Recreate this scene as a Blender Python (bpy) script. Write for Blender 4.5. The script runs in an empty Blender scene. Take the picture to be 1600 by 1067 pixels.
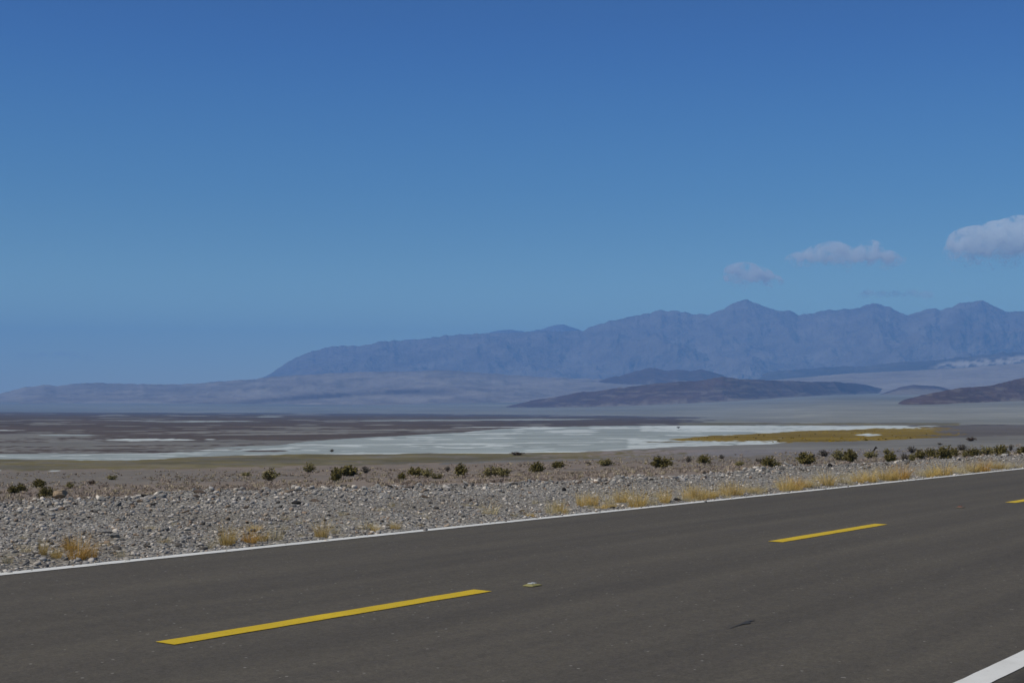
import bpy, bmesh, math, random
import numpy as np
from mathutils import Matrix, Vector

scene = bpy.context.scene
COL = scene.collection
R = math.radians

# ------------------------------------------------------------------ camera
F = 2222.2                                   # focal length in pixels of the 1600 px wide photograph (50 mm on 36 mm)
CAM_H = 1.2
PITCH = math.atan((642 - 533.5) / F)
ROLL = 0.0051
_fw = np.array([0, math.cos(PITCH), math.sin(PITCH)])
_u0 = np.array([0, -math.sin(PITCH), math.cos(PITCH)])
_r0 = np.array([1.0, 0, 0])
_rt = math.cos(ROLL) * _r0 + math.sin(ROLL) * _u0
_up = -math.sin(ROLL) * _r0 + math.cos(ROLL) * _u0
cam = bpy.data.cameras.new("camera")
cam.lens = 50; cam.sensor_width = 36; cam.sensor_fit = 'HORIZONTAL'
cam.clip_start = 0.1; cam.clip_end = 120000
cam_ob = bpy.data.objects.new("camera", cam)
cam_ob.matrix_world = Matrix(((_rt[0], _up[0], -_fw[0], 0), (_rt[1], _up[1], -_fw[1], 0), (_rt[2], _up[2], -_fw[2], CAM_H), (0, 0, 0, 1)))
COL.objects.link(cam_ob)
scene.camera = cam_ob

# ------------------------------------------------------------------ light
SUN_EL, SUN_AZ = R(56), R(-122)              # azimuth from +Y towards +X
world = bpy.data.worlds.new("World"); scene.world = world; world.use_nodes = True
wn, wl = world.node_tree.nodes, world.node_tree.links
bg = wn["Background"]
sky = wn.new("ShaderNodeTexSky"); sky.sky_type = 'NISHITA'; sky.sun_disc = False
sky.sun_elevation = SUN_EL; sky.sun_rotation = SUN_AZ
sky.altitude = 300; sky.air_density = 1.0; sky.dust_density = 0.3; sky.ozone_density = 3.0
# the deep slide-film blue: the sky darkens faster with height than the clear-air model
tc = wn.new("ShaderNodeTexCoord"); sep = wn.new("ShaderNodeSeparateXYZ"); wl.new(tc.outputs["Generated"], sep.inputs[0])
ramp = wn.new("ShaderNodeValToRGB"); wl.new(sep.outputs["Z"], ramp.inputs["Fac"])
SKY_RAMP = [(0.0, (1.0, 1.0, 0.89)), (0.026, (0.92, 1.0, 0.91)), (0.064, (0.76, 0.95, 0.84)), (0.108, (0.413, 0.597, 0.637)), (0.152, (0.293, 0.501, 0.621)), (0.216, (0.2, 0.4, 0.631)), (0.27, (0.151, 0.315, 0.603)), (0.5, (0.185, 0.295, 0.443)), (1.0, (0.222, 0.295, 0.388))]
ramp.color_ramp.interpolation = 'B_SPLINE'
for i, (p, c) in enumerate(SKY_RAMP):
    e = ramp.color_ramp.elements[i] if i < 2 else ramp.color_ramp.elements.new(p)
    e.position = p; e.color = (*c, 1)
mul = wn.new("ShaderNodeMix"); mul.data_type = 'RGBA'; mul.blend_type = 'MULTIPLY'; mul.inputs[0].default_value = 1
wl.new(sky.outputs[0], mul.inputs[6]); wl.new(ramp.outputs[0], mul.inputs[7]); wl.new(mul.outputs[2], bg.inputs[0])
bg.inputs[1].default_value = 0.13
sun = bpy.data.lights.new("sun", 'SUN'); sun.energy = 3.85; sun.angle = R(0.5); sun.color = (1.0, 0.93, 0.80)
sun_ob = bpy.data.objects.new("sun", sun); COL.objects.link(sun_ob)
sd = Vector((math.sin(SUN_AZ) * math.cos(SUN_EL), math.cos(SUN_AZ) * math.cos(SUN_EL), math.sin(SUN_EL)))
sun_ob.rotation_euler = sd.to_track_quat('Z', 'Y').to_euler()
scene.view_settings.view_transform = 'Standard'; scene.view_settings.look = 'None'
scene.view_settings.exposure = 0; scene.view_settings.gamma = 1
scene.cycles.volume_bounces = 48
scene.cycles.max_bounces = 48
scene.cycles.use_denoising = True

# ------------------------------------------------------------------ geometry of the view
def ray(px, py):
    px = np.asarray(px, float); py = np.asarray(py, float)
    return _fw + ((px - 800) / F)[..., None] * _rt - ((py - 533.5) / F)[..., None] * _up
def project(P):
    q = np.asarray(P, float) - np.array([0, 0, CAM_H])
    dep = q @ _fw
    return 800 + F * (q @ _rt) / dep, 533.5 - F * (q @ _up) / dep
_v = ray(2390, 651)
TH = math.atan2(_v[0], _v[1])
RD = np.array([math.sin(TH), math.cos(TH)]); RN = np.array([-math.cos(TH), math.sin(TH)])
def sd_of(x, y): return x * RD[0] + y * RD[1], x * RN[0] + y * RN[1]
def xy_of(s, d): return s * RD[0] + d * RN[0], s * RD[1] + d * RN[1]
def flat(px, py, z=0.0):
    v = ray(px, py); t = (z - CAM_H) / v[..., 2]
    return v[..., 0] * t, v[..., 1] * t

# ------------------------------------------------------------------ noise
def _hash(ix, iy, seed):
    h = (ix.astype(np.int64) * 374761393 + iy.astype(np.int64) * 668265263 + seed * 1274126177) & 0xFFFFFFFF
    h = ((h ^ (h >> 13)) * 1274126177) & 0xFFFFFFFF
    return ((h ^ (h >> 16)) & 0xFFFF) / 65535.0
def vnoise(x, y, seed=0):
    x = np.asarray(x, float); y = np.asarray(y, float)
    ix, iy = np.floor(x), np.floor(y); fx, fy = x - ix, y - iy
    fx = fx * fx * fx * (fx * (fx * 6 - 15) + 10); fy = fy * fy * fy * (fy * (fy * 6 - 15) + 10)
    a, b = _hash(ix, iy, seed), _hash(ix + 1, iy, seed); c, d = _hash(ix, iy + 1, seed), _hash(ix + 1, iy + 1, seed)
    return (a * (1 - fx) + b * fx) * (1 - fy) + (c * (1 - fx) + d * fx) * fy
def fbm(x, y, seed=0, oct=4):
    r = 0; a = 0.5; t = 0
    for o in range(oct):
        r = r + a * vnoise(x * 2 ** o, y * 2 ** o, seed + o * 17); t += a; a *= 0.5
    return r / t
def ridged(x, y, seed=0, oct=4):
    r = 0; a = 0.5; t = 0
    for o in range(oct):
        n = 1 - np.abs(2 * vnoise(x * 2 ** o, y * 2 ** o, seed + o * 31) - 1)
        r = r + a * n * n; t += a; a *= 0.5
    return r / t
def lerp_pts(x, pts):
    xs, ys = zip(*pts); return np.interp(x, xs, ys)
def smooth(a, b, x):
    t = np.clip((x - a) / (b - a), 0, 1); return t * t * (3 - 2 * t)

# ------------------------------------------------------------------ ground shape
Z_PTS = [(-200, -1.0), (16, -0.75), (22.6, -0.95), (35, -1.45), (48, -1.95), (60, -2.4), (100, -3.6), (200, -5.6), (400, -7.8), (1000, -10), (2500, -12), (9000, -12.5)]
FAN0 = [(-2500, 6500), (0, 6000), (600, 5200), (900, 3800), (1100, 2400), (1300, 1200), (1600, 900), (3000, 900)]
def ground_z(x, y):
    x = np.asarray(x, float); y = np.asarray(y, float)
    s, d = sd_of(x, y)
    z = lerp_pts(d, Z_PTS)
    px = 800 + F * x / np.maximum(y, 1)
    D0 = lerp_pts(px, FAN0)
    e = np.maximum(y - D0, 0)
    z = z + 0.019 * np.where(e < 800, e * e / 1600, e - 400)
    amp = 0.10 * smooth(18, 40, d) * (1 - smooth(120, 260, d))
    z = z + amp * (fbm(x / 6, y / 6, 5, 3) - 0.5) * 2
    return z
def hit(px, py, zf=None):
    """march the pixel's ray down to the ground"""
    v = ray(px, py); zf = zf or ground_z
    lo, hi = 8.0, 9500.0
    for k, num in enumerate((500, 40, 40)):
        t = np.geomspace(lo, hi, num)
        below = CAM_H + v[2] * t < zf(v[0] * t, v[1] * t)
        i = int(np.argmax(below)) if below.any() else num - 1
        lo, hi = t[max(i - 1, 0)], t[i]
    return v[0] * hi, v[1] * hi, CAM_H + v[2] * hi

# ------------------------------------------------------------------ materials
def new_mat(name, rough=0.9):
    m = bpy.data.materials.new(name); m.use_nodes = True
    b = m.node_tree.nodes["Principled BSDF"]; b.inputs["Roughness"].default_value = rough
    b.inputs["Specular IOR Level"].default_value = 0.2
    return m, m.node_tree.nodes, m.node_tree.links, b
def mixn(n, l, a, b, fac=None, mode='MIX', f=1.0):
    x = n.new("ShaderNodeMix"); x.data_type = 'RGBA'; x.blend_type = mode; x.inputs[0].default_value = f
    for sock, v in ((6, a), (7, b)):
        if isinstance(v, tuple): x.inputs[sock].default_value = (*v, 1)
        else: l.new(v, x.inputs[sock])
    if fac is not None: l.new(fac, x.inputs[0])
    return x.outputs[2]
ALB = 0.68                                   # the slide is exposed a little dark: every measured tint is this much darker in the sun
def set_base(n, l, b, c):
    l.new(mixn(n, l, c, (ALB, ALB, ALB), mode='MULTIPLY'), b.inputs["Base Color"])
def noise(n, l, vec, scale, detail=4, rough=0.6):
    t = n.new("ShaderNodeTexNoise"); t.inputs["Scale"].default_value = scale; t.inputs["Detail"].default_value = detail
    t.inputs["Roughness"].default_value = rough
    if vec is not None: l.new(vec, t.inputs["Vector"])
    return t.outputs["Fac"]
def ramp1(n, l, fac, p0, p1, c0=(0, 0, 0), c1=(1, 1, 1)):
    r = n.new("ShaderNodeValToRGB"); l.new(fac, r.inputs[0])
    r.color_ramp.elements[0].position = p0; r.color_ramp.elements[1].position = p1
    r.color_ramp.elements[0].color = (*c0, 1); r.color_ramp.elements[1].color = (*c1, 1)
    return r.outputs[0]
def objco(n): return n.new("ShaderNodeTexCoord").outputs["Object"]
def mapping(n, l, vec, scale):
    m = n.new("ShaderNodeMapping"); m.inputs["Scale"].default_value = scale; l.new(vec, m.inputs["Vector"]); return m.outputs[0]
def bump(n, l, b, h, strength, dist):
    k = n.new("ShaderNodeBump"); k.inputs["Strength"].default_value = strength; k.inputs["Distance"].default_value = dist
    l.new(h, k.inputs["Height"]); l.new(k.outputs[0], b.inputs["Normal"])
def simple(name, c, var=0.3, scale=8.0, rough=0.9):
    m, n, l, b = new_mat(name, rough)
    f = noise(n, l, objco(n), scale)
    lo = tuple(v * (1 - var) for v in c); hi = tuple(min(1, v * (1 + var)) for v in c)
    set_base(n, l, b, ramp1(n, l, f, 0.3, 0.7, lo, hi))
    return m
def attr_mat(name, scales, var, bump_d=0.0, bump_scale=5.0):
    """ground whose own colour is stored in the mesh, broken up by noise"""
    m, n, l, b = new_mat(name, 0.95)
    a = n.new("ShaderNodeAttribute"); a.attribute_name = "tone"
    co = objco(n); c = a.outputs["Color"]
    for sc in scales:
        f = noise(n, l, co, sc, 5)
        c = mixn(n, l, c, ramp1(n, l, f, 0.25, 0.75, (1 - var,) * 3, (1 + var,) * 3), mode='MULTIPLY')
    set_base(n, l, b, c)
    if bump_d: bump(n, l, b, noise(n, l, co, bump_scale, 6), 1.0, bump_d)
    return m

# ------------------------------------------------------------------ object helpers
def tag(o, label=None, cat=None, group=None, kind=None):
    if label: o["label"] = label
    if cat: o["category"] = cat
    if group: o["group"] = group
    if kind: o["kind"] = kind
    return o
def link_mesh(name, me, mat=None, parent=None):
    o = bpy.data.objects.new(name, me); COL.objects.link(o)
    if mat is not None and not me.materials: me.materials.append(mat)
    if parent: o.parent = parent
    return o
def mesh_np(name, V, Fc, tone=None, smooth_shade=False):
    """mesh from arrays; every face has the same number of corners"""
    me = bpy.data.meshes.new(name)
    V = np.asarray(V, np.float32); Fc = np.asarray(Fc, np.int32); k = Fc.shape[1]
    me.vertices.add(len(V)); me.vertices.foreach_set("co", V.ravel())
    me.loops.add(Fc.size); me.loops.foreach_set("vertex_index", Fc.ravel())
    me.polygons.add(len(Fc)); me.polygons.foreach_set("loop_start", np.arange(0, Fc.size, k, dtype=np.int32))
    me.polygons.foreach_set("loop_total", np.full(len(Fc), k, np.int32))
    if smooth_shade: me.polygons.foreach_set("use_smooth", np.ones(len(Fc), bool))
    if tone is not None:
        at = me.attributes.new("tone", 'FLOAT_COLOR', 'POINT')
        at.data.foreach_set("color", np.c_[tone, np.ones(len(tone))].astype(np.float32).ravel())
    me.update(calc_edges=True); me.validate()
    return me
def grid_faces(nr, nc):
    i = np.arange(nr * nc).reshape(nr, nc)
    return np.stack([i[:-1, :-1], i[:-1, 1:], i[1:, 1:], i[1:, :-1]], -1).reshape(-1, 4)
def compact(V, Fc, *arrs):
    used = np.unique(Fc); mp = np.full(len(V), -1); mp[used] = np.arange(len(used))
    return (V[used], mp[Fc]) + tuple(a[used] for a in arrs)
def copy_tree(o):
    c = o.copy(); COL.objects.link(c)
    for ch in list(o.children):
        k = ch.copy(); COL.objects.link(k); k.parent = c
    return c
rng = np.random.default_rng(11); random.seed(11)

# ================================================================== THE SETTING
# ------------------------------------------------------------------ desert plain, salt flat, mud flat, grass: one continuous ground, cut by what covers it
PAL = {"plain": (0.225, 0.200, 0.172), "pale": (0.245, 0.232, 0.235), "fan": (0.24, 0.243, 0.215), "salt": (0.355, 0.405, 0.405), "white": (0.60, 0.66, 0.66), "mud": (0.105, 0.082, 0.070),
       "grey": (0.215, 0.21, 0.195), "olive": (0.155, 0.135, 0.068), "marsh": (0.225, 0.152, 0.012), "band": (0.135, 0.122, 0.115)}
OWNER = {"plain": 0, "pale": 0, "band": 0, "fan": 1, "salt": 2, "white": 2, "mud": 3, "grey": 3, "olive": 4, "marsh": 5}
KEYS = list(PAL)
def classify(px, py):
    """what covers the ground at a point of the plain, given by its bearing and depression"""
    K = {k: i for i, k in enumerate(KEYS)}
    n1 = fbm(px / 60, py / 1.6, 3, 3) - 0.5; n2 = fbm(px / 14, py / 1.0, 9, 3) - 0.5; n3 = fbm(px / 160, py / 2.2, 21, 3) - 0.5; n4 = vnoise(px / 4, py / 0.8, 33) - 0.5
    c = np.full(px.shape, K["plain"])
    j = n1 * 3 + n2 * 1.5
    c[(py < lerp_pts(px, [(900, 714), (1000, 712), (1200, 712), (1600, 708)]) + n1 * 8) & (px > 930 + n3 * 200)] = K["pale"]
    # olive dry grass strip and the pale track below it
    ob = lerp_pts(px, [(-600, 738), (0, 735), (200, 733), (300, 731), (400, 730), (500, 727), (600, 726), (700, 723), (800, 719), (900, 717), (1000, 715), (1100, 711)])
    ot = lerp_pts(px, [(-600, 722), (0, 717), (150, 718), (300, 714), (400, 711), (500, 709), (700, 708), (800, 707.5), (900, 706), (1000, 703), (1060, 702)])
    olive = (py < ob + j) & (py > ot - 1) & (px < 1060 + n1 * 120) & (n2 + n4 * 0.5 > -0.42 + 0.55 * smooth(720, 1060, px))
    c[olive] = K["olive"]
    c[(np.abs(py - ob - 1.2) < 1.0 + n1) & (px > 640) & (px < 960)] = K["grey"]
    # far mud
    top = lerp_pts(px, [(-600, 641), (0, 643.5), (400, 645), (600, 646), (900, 648.5), (1100, 652), (1200, 657), (1600, 662)])
    inner = py < ot + j * 0.4
    c[inner] = K["grey"]
    c[inner & (py < lerp_pts(px, [(0, 678), (330, 688), (480, 688), (640, 681), (800, 671), (930, 667), (1060, 665), (1200, 664)]) + j) & (n1 < 0.16)] = K["mud"]
    c[inner & (py > 682) & (py < 708) & (px < 420) & (n1 + n2 > 0.06)] = K["mud"]
    # salt
    st = lerp_pts(px, [(-600, 716), (0, 709.5), (200, 708), (300, 706), (370, 702.5), (420, 697), (480, 690), (560, 684), (640, 680), (720, 675.5), (760, 671.5), (820, 668), (930, 665.5), (1060, 664.5), (1440, 665)])
    sb = lerp_pts(px, [(-600, 721), (0, 717), (200, 719.5), (300, 714), (400, 710.5), (500, 709.5), (700, 708.3), (800, 708), (900, 706), (960, 703), (1060, 697.5), (1200, 693.5), (1240, 690), (1400, 682), (1470, 668)])
    salt = (py > st + j * 0.5) & (py < sb + j * 0.6) & (px < 1440 + n2 * 200)
    c[salt] = K["salt"]
    ws = salt & ((n1 > 0.17) | ((px > 800) & (px < 1250) & (n1 > 0.02) & (py < 677)) | ((px > 980) & (py > 686) & (n1 + n2 > -0.1)) | ((px > 1000) & (py < 674) & (n2 + n4 * 0.4 > -0.18)) | (np.abs(py - sb) < 1.0 + n1 * 3) & (px > 380))
    c[ws] = K["white"]
    # stripes: x0, x1, y at x0, y at x1, half height, cover
    for x0, x1, y0, y1, h, k in [(-300, 48, 671, 672.3, .7, "white"), (165, 306, 687, 687.2, 1.7, "white"), (320, 336, 686.5, 686.3, .6, "white"), (-200, 160, 708, 706.5, .55, "white"), (208, 330, 705.7, 703.5, .6, "white"), (300, 372, 704, 702, .7, "white"),
                             (-200, 170, 681.5, 680, 1.8, "grey"), (0, 120, 679.5, 679.3, 2.2, "grey"), (60, 150, 680, 679.5, 1.0, "salt"), (-100, 340, 642.6, 644.6, .5, "grey"), (140, 420, 656.5, 658.5, .45, "salt"), (240, 400, 659.6, 657.5, .5, "salt"), (400, 440, 651, 650.8, .8, "salt"),
                             (480, 950, 657.5, 654.7, 1.4, "grey"), (560, 930, 657.6, 655, .8, "salt"), (400, 560, 667.5, 667, .6, "grey"), (250, 760, 675, 671, 1.3, "grey"), (300, 620, 680, 675, 1.5, "grey"), (340, 460, 687, 692, 1.6, "grey"),
                             (400, 650, 684.5, 679, 2.2, "mud"), (380, 450, 704.8, 704.3, 1.3, "mud"), (200, 330, 689.6, 689, .7, "mud"), (-200, 380, 709.4, 703.6, .55, "mud"), (440, 1000, 696, 690, .55, "white"), (700, 830, 678, 677.3, .5, "white"), (330, 450, 700, 697, 1.6, "salt"), (400, 470, 702.5, 699, 1.2, "white"),
                             (-300, 110, 735, 735.4, .5, "white"), (480, 492, 694, 693.6, .9, "white"), (700, 860, 668, 667, .5, "white"), (-200, 400, 695, 692, 2.4, "grey")]:
        t = np.clip((px - x0) / (x1 - x0), 0, 1); taper = np.clip(4 * np.minimum(t, 1 - t), 0, 1) ** 0.6
        c[(px > x0) & (px < x1) & (np.abs(py - (y0 + (y1 - y0) * t) - n3 * 1.2) < h * taper * (1 + n2 * 1.1))] = K[k]
    # marsh
    mt = lerp_pts(px, [(1040, 687), (1060, 685), (1100, 681), (1150, 679), (1200, 677), (1250, 673), (1330, 671), (1380, 668.5), (1480, 667), (1500, 672)])
    mb = lerp_pts(px, [(1040, 687), (1060, 688), (1130, 690), (1200, 691.3), (1300, 690), (1400, 687), (1460, 684), (1500, 680)])
    thin = smooth(1370, 1500, px)
    marsh = (py > mt + n2 * 2.0 + n4 * .7) & (py < mb + n2 * 2.2 + n4 * 1.4) & (px > 1040) & (px < 1510) & (n1 + n4 * 0.4 > -0.5 + 0.62 * thin)
    # ground right of the marsh
    c[(px > 1380) & (py > 664.5 + n1 * 2) & (py < lerp_pts(px, [(1380, 686), (1500, 683), (1600, 680), (2200, 672)]) + j * .7) & (c != K["salt"]) & (c != K["white"])] = K["band"]
    c[(px > 1380) & ((c == K["salt"]) | (c == K["white"])) & (py > 672)] = K["band"]
    c[marsh] = K["marsh"]
    c[marsh & (np.abs(py - 679.3) < (1.5 + n4 * 1.2 + n2 * 2) * np.clip(1 - np.abs(px - 1356) / 20, 0, 1) ** .5)] = K["white"]
    c[(np.abs(py - 692 + (px - 1000) * .008) < 1.6 + n4 * 3) & (px > 1100) & (px < 1215) & (n4 + n2 > -.1)] = K["white"]
    c[(px > 1060) & (px < 1500) & (py > 660.5 + n2) & (py < 664.5 + n2) & (n1 > -0.2)] = K["olive"]
    c[(px > 1375) & (px < 1440) & (np.abs(py - 668.5) < .8 + n4) & (n4 > -.1)] = K["white"]
    c[(px > 1010) & (px < 1070) & (np.abs(py - 690.5) < .7 + n4)] = K["olive"]
    c[(py < top + n1 * 0.8) | ((px > 960) & (py < 663) & (n1 * 180 + px > 1080) & (c == K["mud"]))] = K["fan"]
    return c

_cp = [(-250, 796), (0, 787), (100, 781), (200, 775), (400, 767), (600, 760), (800, 753), (1000, 746), (1120, 741), (1200, 732), (1300, 726), (1400, 720), (1500, 715), (1600, 711), (1700, 706)]
_cs, _cd = zip(*[sd_of(*flat(px, py, .04)) for px, py in _cp])
_cs = np.array(_cs); _cd = np.array(_cd)
CREST_S, CREST_D = _cs, _cd
cols = np.unique(np.concatenate([np.arange(-2600, -150, 40), np.arange(-150, 1760, 2.5), np.arange(1760, 4400, 40)]))
inv = np.concatenate([np.linspace(1 / 4.0, 1 / 16.0, 40, endpoint=False), np.linspace(1 / 16.0, 1 / 120.0, 150, endpoint=False), np.linspace(1 / 120.0, 1 / 400.0, 150, endpoint=False), 1 / np.geomspace(400, 7000, 170, endpoint=False), 1 / np.linspace(7000, 14000, 40)])
Dv = 1 / inv
HX = (cols - 800) / F
GX = HX[None, :] * Dv[:, None]; GY = np.repeat(Dv[:, None], len(cols), 1)
GZ = ground_z(GX, GY)
V = np.stack([GX, GY, GZ], -1).reshape(-1, 3)
PX, PY = project(V)
cl = classify(PX, PY)
tone = np.array([PAL[k] for k in KEYS])[cl]
# tints of the soil itself
_n = fbm(V[:, 0] / 25, V[:, 1] / 25, 71, 4)[:, None]
_far = fbm(PX / 120, PY / 2.0, 73, 3)[:, None]
pl = np.isin(cl, [KEYS.index("plain"), KEYS.index("pale")])[:, None]
tone = np.where(pl, tone * (0.72 + 0.56 * _n) * (1 + (np.array([1.05, 0.97, 0.92]) - 1) * smooth(0.45, 0.6, _n)), tone * (0.78 + 0.44 * _far))
tone = np.where((cl == KEYS.index('fan'))[:, None], tone * (1 + .5 * (fbm(PX / 200, PY / 3.2, 83, 4)[:, None] - .5) + .22 * (smooth(632, 640, PY) * (1 - smooth(652, 660, PY)) * smooth(1000, 1300, PX))[:, None]), tone)
_o = (cl == KEYS.index("olive"))[:, None] * smooth(.38, .66, fbm(PX / 45, PY / 2.4, 77, 4))[:, None] * .75
_y = (cl == KEYS.index("olive"))[:, None] * smooth(.45, .65, fbm(PX / 90, PY / 3.0, 79, 3))[:, None]
tone = tone * (1 - _o) + _o * np.array([.17, .155, .125]) * (.8 + .4 * _n); tone = tone * (1 + _y * np.array([.22, .17, -.05]))
_s, _d = sd_of(V[:, 0], V[:, 1])
_near = (1 - smooth(0, 16, _d - np.interp(_s, CREST_S, CREST_D)))[:, None] * pl
tone = tone * (1 - _near * np.array([.10, .13, .13]) * (.6 + .8 * _n))
# blend tints across neighbours a little so that covers meet softly
T3 = tone.reshape(len(Dv), len(cols), 3)
T3 = (T3 + 0.5 * np.roll(T3, 1, 1) + 0.5 * np.roll(T3, -1, 1)) / 2
tone = T3.reshape(-1, 3)
Fc = grid_faces(len(Dv), len(cols))
own = np.array([OWNER[k] for k in KEYS])[cl][Fc[:, 0]]
MT_GROUND = attr_mat("desert_soil", (0.8, 6.0), 0.28, 0.03, 6.0)
MT_FAN = attr_mat("alluvium", (0.004, 0.05), 0.15)
MT_SALT = attr_mat("salt_crust", (0.01, 0.15), 0.10)
MT_MUD = attr_mat("dried_mud", (0.01, 0.12), 0.22)
MT_OLIVE = attr_mat("dry_pasture", (0.05, 0.6), 0.28)
MT_MARSH = attr_mat("marsh_turf", (0.02, 0.12, 0.5), 0.30)
GROUND = {}
for i, (nm, mt) in enumerate([("desert_plain", MT_GROUND), ("alluvial_fan", MT_FAN), ("salt_flat", MT_SALT), ("mud_flat", MT_MUD), ("dry_grass", MT_OLIVE), ("marsh_grass", MT_MARSH)]):
    v2, f2, t2 = compact(V, Fc[own == i], tone)
    if nm == "marsh_grass":
        # blades standing on the marsh, so that its edge has a height
        tri = f2[rng.integers(0, len(f2), 160)]
        c0 = v2[tri].mean(1) + np.c_[rng.normal(0, .6, (len(tri), 2)), np.zeros(len(tri))]
        h = rng.uniform(.05, .22, len(tri)); w = rng.uniform(.2, .7, len(tri)); an = rng.uniform(-.9, .9, len(tri))
        ex = np.stack([np.cos(an) * w / 2, np.sin(an) * w / 2, np.zeros(len(tri))], -1)
        tp = c0 + np.stack([rng.normal(0, .15, len(tri)), rng.normal(0, .15, len(tri)), h], -1)
        q = np.stack([c0 - ex, c0 + ex, tp + ex * .5, tp - ex * .5], 1).reshape(-1, 3)
        f2 = np.r_[f2, len(v2) + np.arange(len(q)).reshape(-1, 4)]
        v2 = np.r_[v2, q]; t2 = np.r_[t2, np.repeat(np.array([PAL["marsh"]]) * rng.uniform(1.1, 1.7, (len(tri), 1)), 4, 0)]
    o = link_mesh(nm, mesh_np(nm, v2, f2, t2, nm in ("desert_plain",)), mt)
    o["kind"] = "stuff" if "grass" in nm else "structure"
    if nm == "dry_grass": tag(o, "olive strip of dry grass between the scrub plain and the salt", "grass")
    if nm == "marsh_grass": tag(o, "golden brown marsh grass patch beside the white salt", "grass")
# ground on the near side of the road and behind the camera
me = mesh_np("roadside_ground", *(lambda s, d: (np.stack([*xy_of(s, d), -0.02 - 0.04 * smooth(2.0, -3, d) + (fbm(s / 1.3, d / 1.3, 8, 4) - .5) * .05 * smooth(1.8, 1.0, d)], -1).reshape(-1, 3), grid_faces(*s.shape)))(*np.meshgrid(np.linspace(-120, 400, 1300), np.r_[np.linspace(-60, -4, 12), np.linspace(-3.5, 2.1, 50)])),
              smooth_shade=True)
MT_GRAVEL = None

# ------------------------------------------------------------------ road
LINE_FAR = float(np.mean([sd_of(*flat(px, py))[1] for px, py in ((60, 891.5), (400, 853.5), (800, 815.5), (1200, 773.5))]))
CENTRE = float(np.mean([sd_of(*flat(px, py))[1] for px, py in ((505, 966.5), (1293, 831.5))]))
LINE_NEAR = float(np.mean([sd_of(*flat(px, py))[1] for px, py in ((1500, 1067), (1590, 1025))]))
print("lines", LINE_FAR, CENTRE, LINE_NEAR, "theta", math.degrees(TH))
LINE_NEAR -= .045
W_FAR, W_NEAR, W_DASH = 0.14, 0.135, 0.145
EDGE_FAR, EDGE_NEAR = LINE_FAR + 0.13, LINE_NEAR - 0.13
ROADROT = math.atan2(RD[1], RD[0])
def road_obj(name, me, mat):
    o = link_mesh(name, me, mat); o.rotation_euler = (0, 0, ROADROT); return o
# asphalt: x runs along the road, y across it
m, n, l, b = new_mat("asphalt", 0.88)
co = objco(n)
c = mixn(n, l, (0.086, 0.079, 0.066), (0.136, 0.124, 0.103), noise(n, l, mapping(n, l, co, (0.05, 1.1, 1)), 1.6, 5))
c = mixn(n, l, c, ramp1(n, l, noise(n, l, mapping(n, l, co, (.35, 1.2, 1)), 1.4, 5), .3, .7, (.93, .93, .94), (1.06, 1.06, 1.04)), mode='MULTIPLY')
band = noise(n, l, mapping(n, l, co, (0.012, 1.6, 1)), 1.0, 5, .62)
c = mixn(n, l, c, ramp1(n, l, band, .32, .68, (.84, .84, .86), (1.14, 1.13, 1.10)), mode='MULTIPLY')
g = noise(n, l, co, 120, 3, .8)
c = mixn(n, l, c, ramp1(n, l, g, .3, .7, (.72, .72, .72), (1.30, 1.29, 1.27)), mode='MULTIPLY')
c = mixn(n, l, c, ramp1(n, l, noise(n, l, co, 11, 4, .7), .3, .7, (.86, .86, .86), (1.15, 1.14, 1.12)), mode='MULTIPLY')
g2 = noise(n, l, co, 38, 4, .8)
c = mixn(n, l, c, ramp1(n, l, g2, .3, .7, (.70, .70, .71), (1.32, 1.30, 1.27)), mode='MULTIPLY')
vo = n.new("ShaderNodeTexVoronoi"); vo.inputs["Scale"].default_value = 26; l.new(co, vo.inputs["Vector"])
sv = n.new("ShaderNodeSeparateColor"); l.new(vo.outputs["Color"], sv.inputs[0])
spk = mixn(n, l, (0, 0, 0), ramp1(n, l, vo.outputs["Distance"], .16, .24, (1, 1, 1), (0, 0, 0)), ramp1(n, l, sv.outputs[0], .955, .96))
c = mixn(n, l, c, (0.34, 0.32, 0.29), spk)
st = noise(n, l, mapping(n, l, co, (0.6, 3.0, 1)), 2.3, 6, .7)
c = mixn(n, l, c, (0.030, 0.029, 0.028), ramp1(n, l, st, .70, .80, (0, 0, 0), (.55, .55, .55)))
set_base(n, l, b, c)
bump(n, l, b, g, 0.5, 0.004)
MT_ASPHALT = m
ss = np.arange(-60, 420, 0.25)
rag_f = (fbm(ss * 3, ss * 0 + 1, 3, 4) - .5) * .10; rag_n = (fbm(ss * 4, ss * 0 + 7, 5, 4) - .5) * .12
dd = [EDGE_NEAR + rag_n, np.full_like(ss, EDGE_NEAR + .15), np.full_like(ss, CENTRE), np.full_like(ss, EDGE_FAR - .2), EDGE_FAR + rag_f]
Vr = np.stack([np.repeat(ss[None], 5, 0), np.stack(dd), np.repeat(np.array([0, 0, .0, 0, 0.])[:, None], len(ss), 1)], -1)
skirt0 = Vr[:1] + [0, -.02, -.08]; skirt1 = Vr[-1:] + [0, .02, -.10]
Vr = np.concatenate([skirt0, Vr, skirt1], 0)
tag(road_obj("road", mesh_np("road", Vr.reshape(-1, 3), grid_faces(7, len(ss))), MT_ASPHALT), kind="structure")
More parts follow.
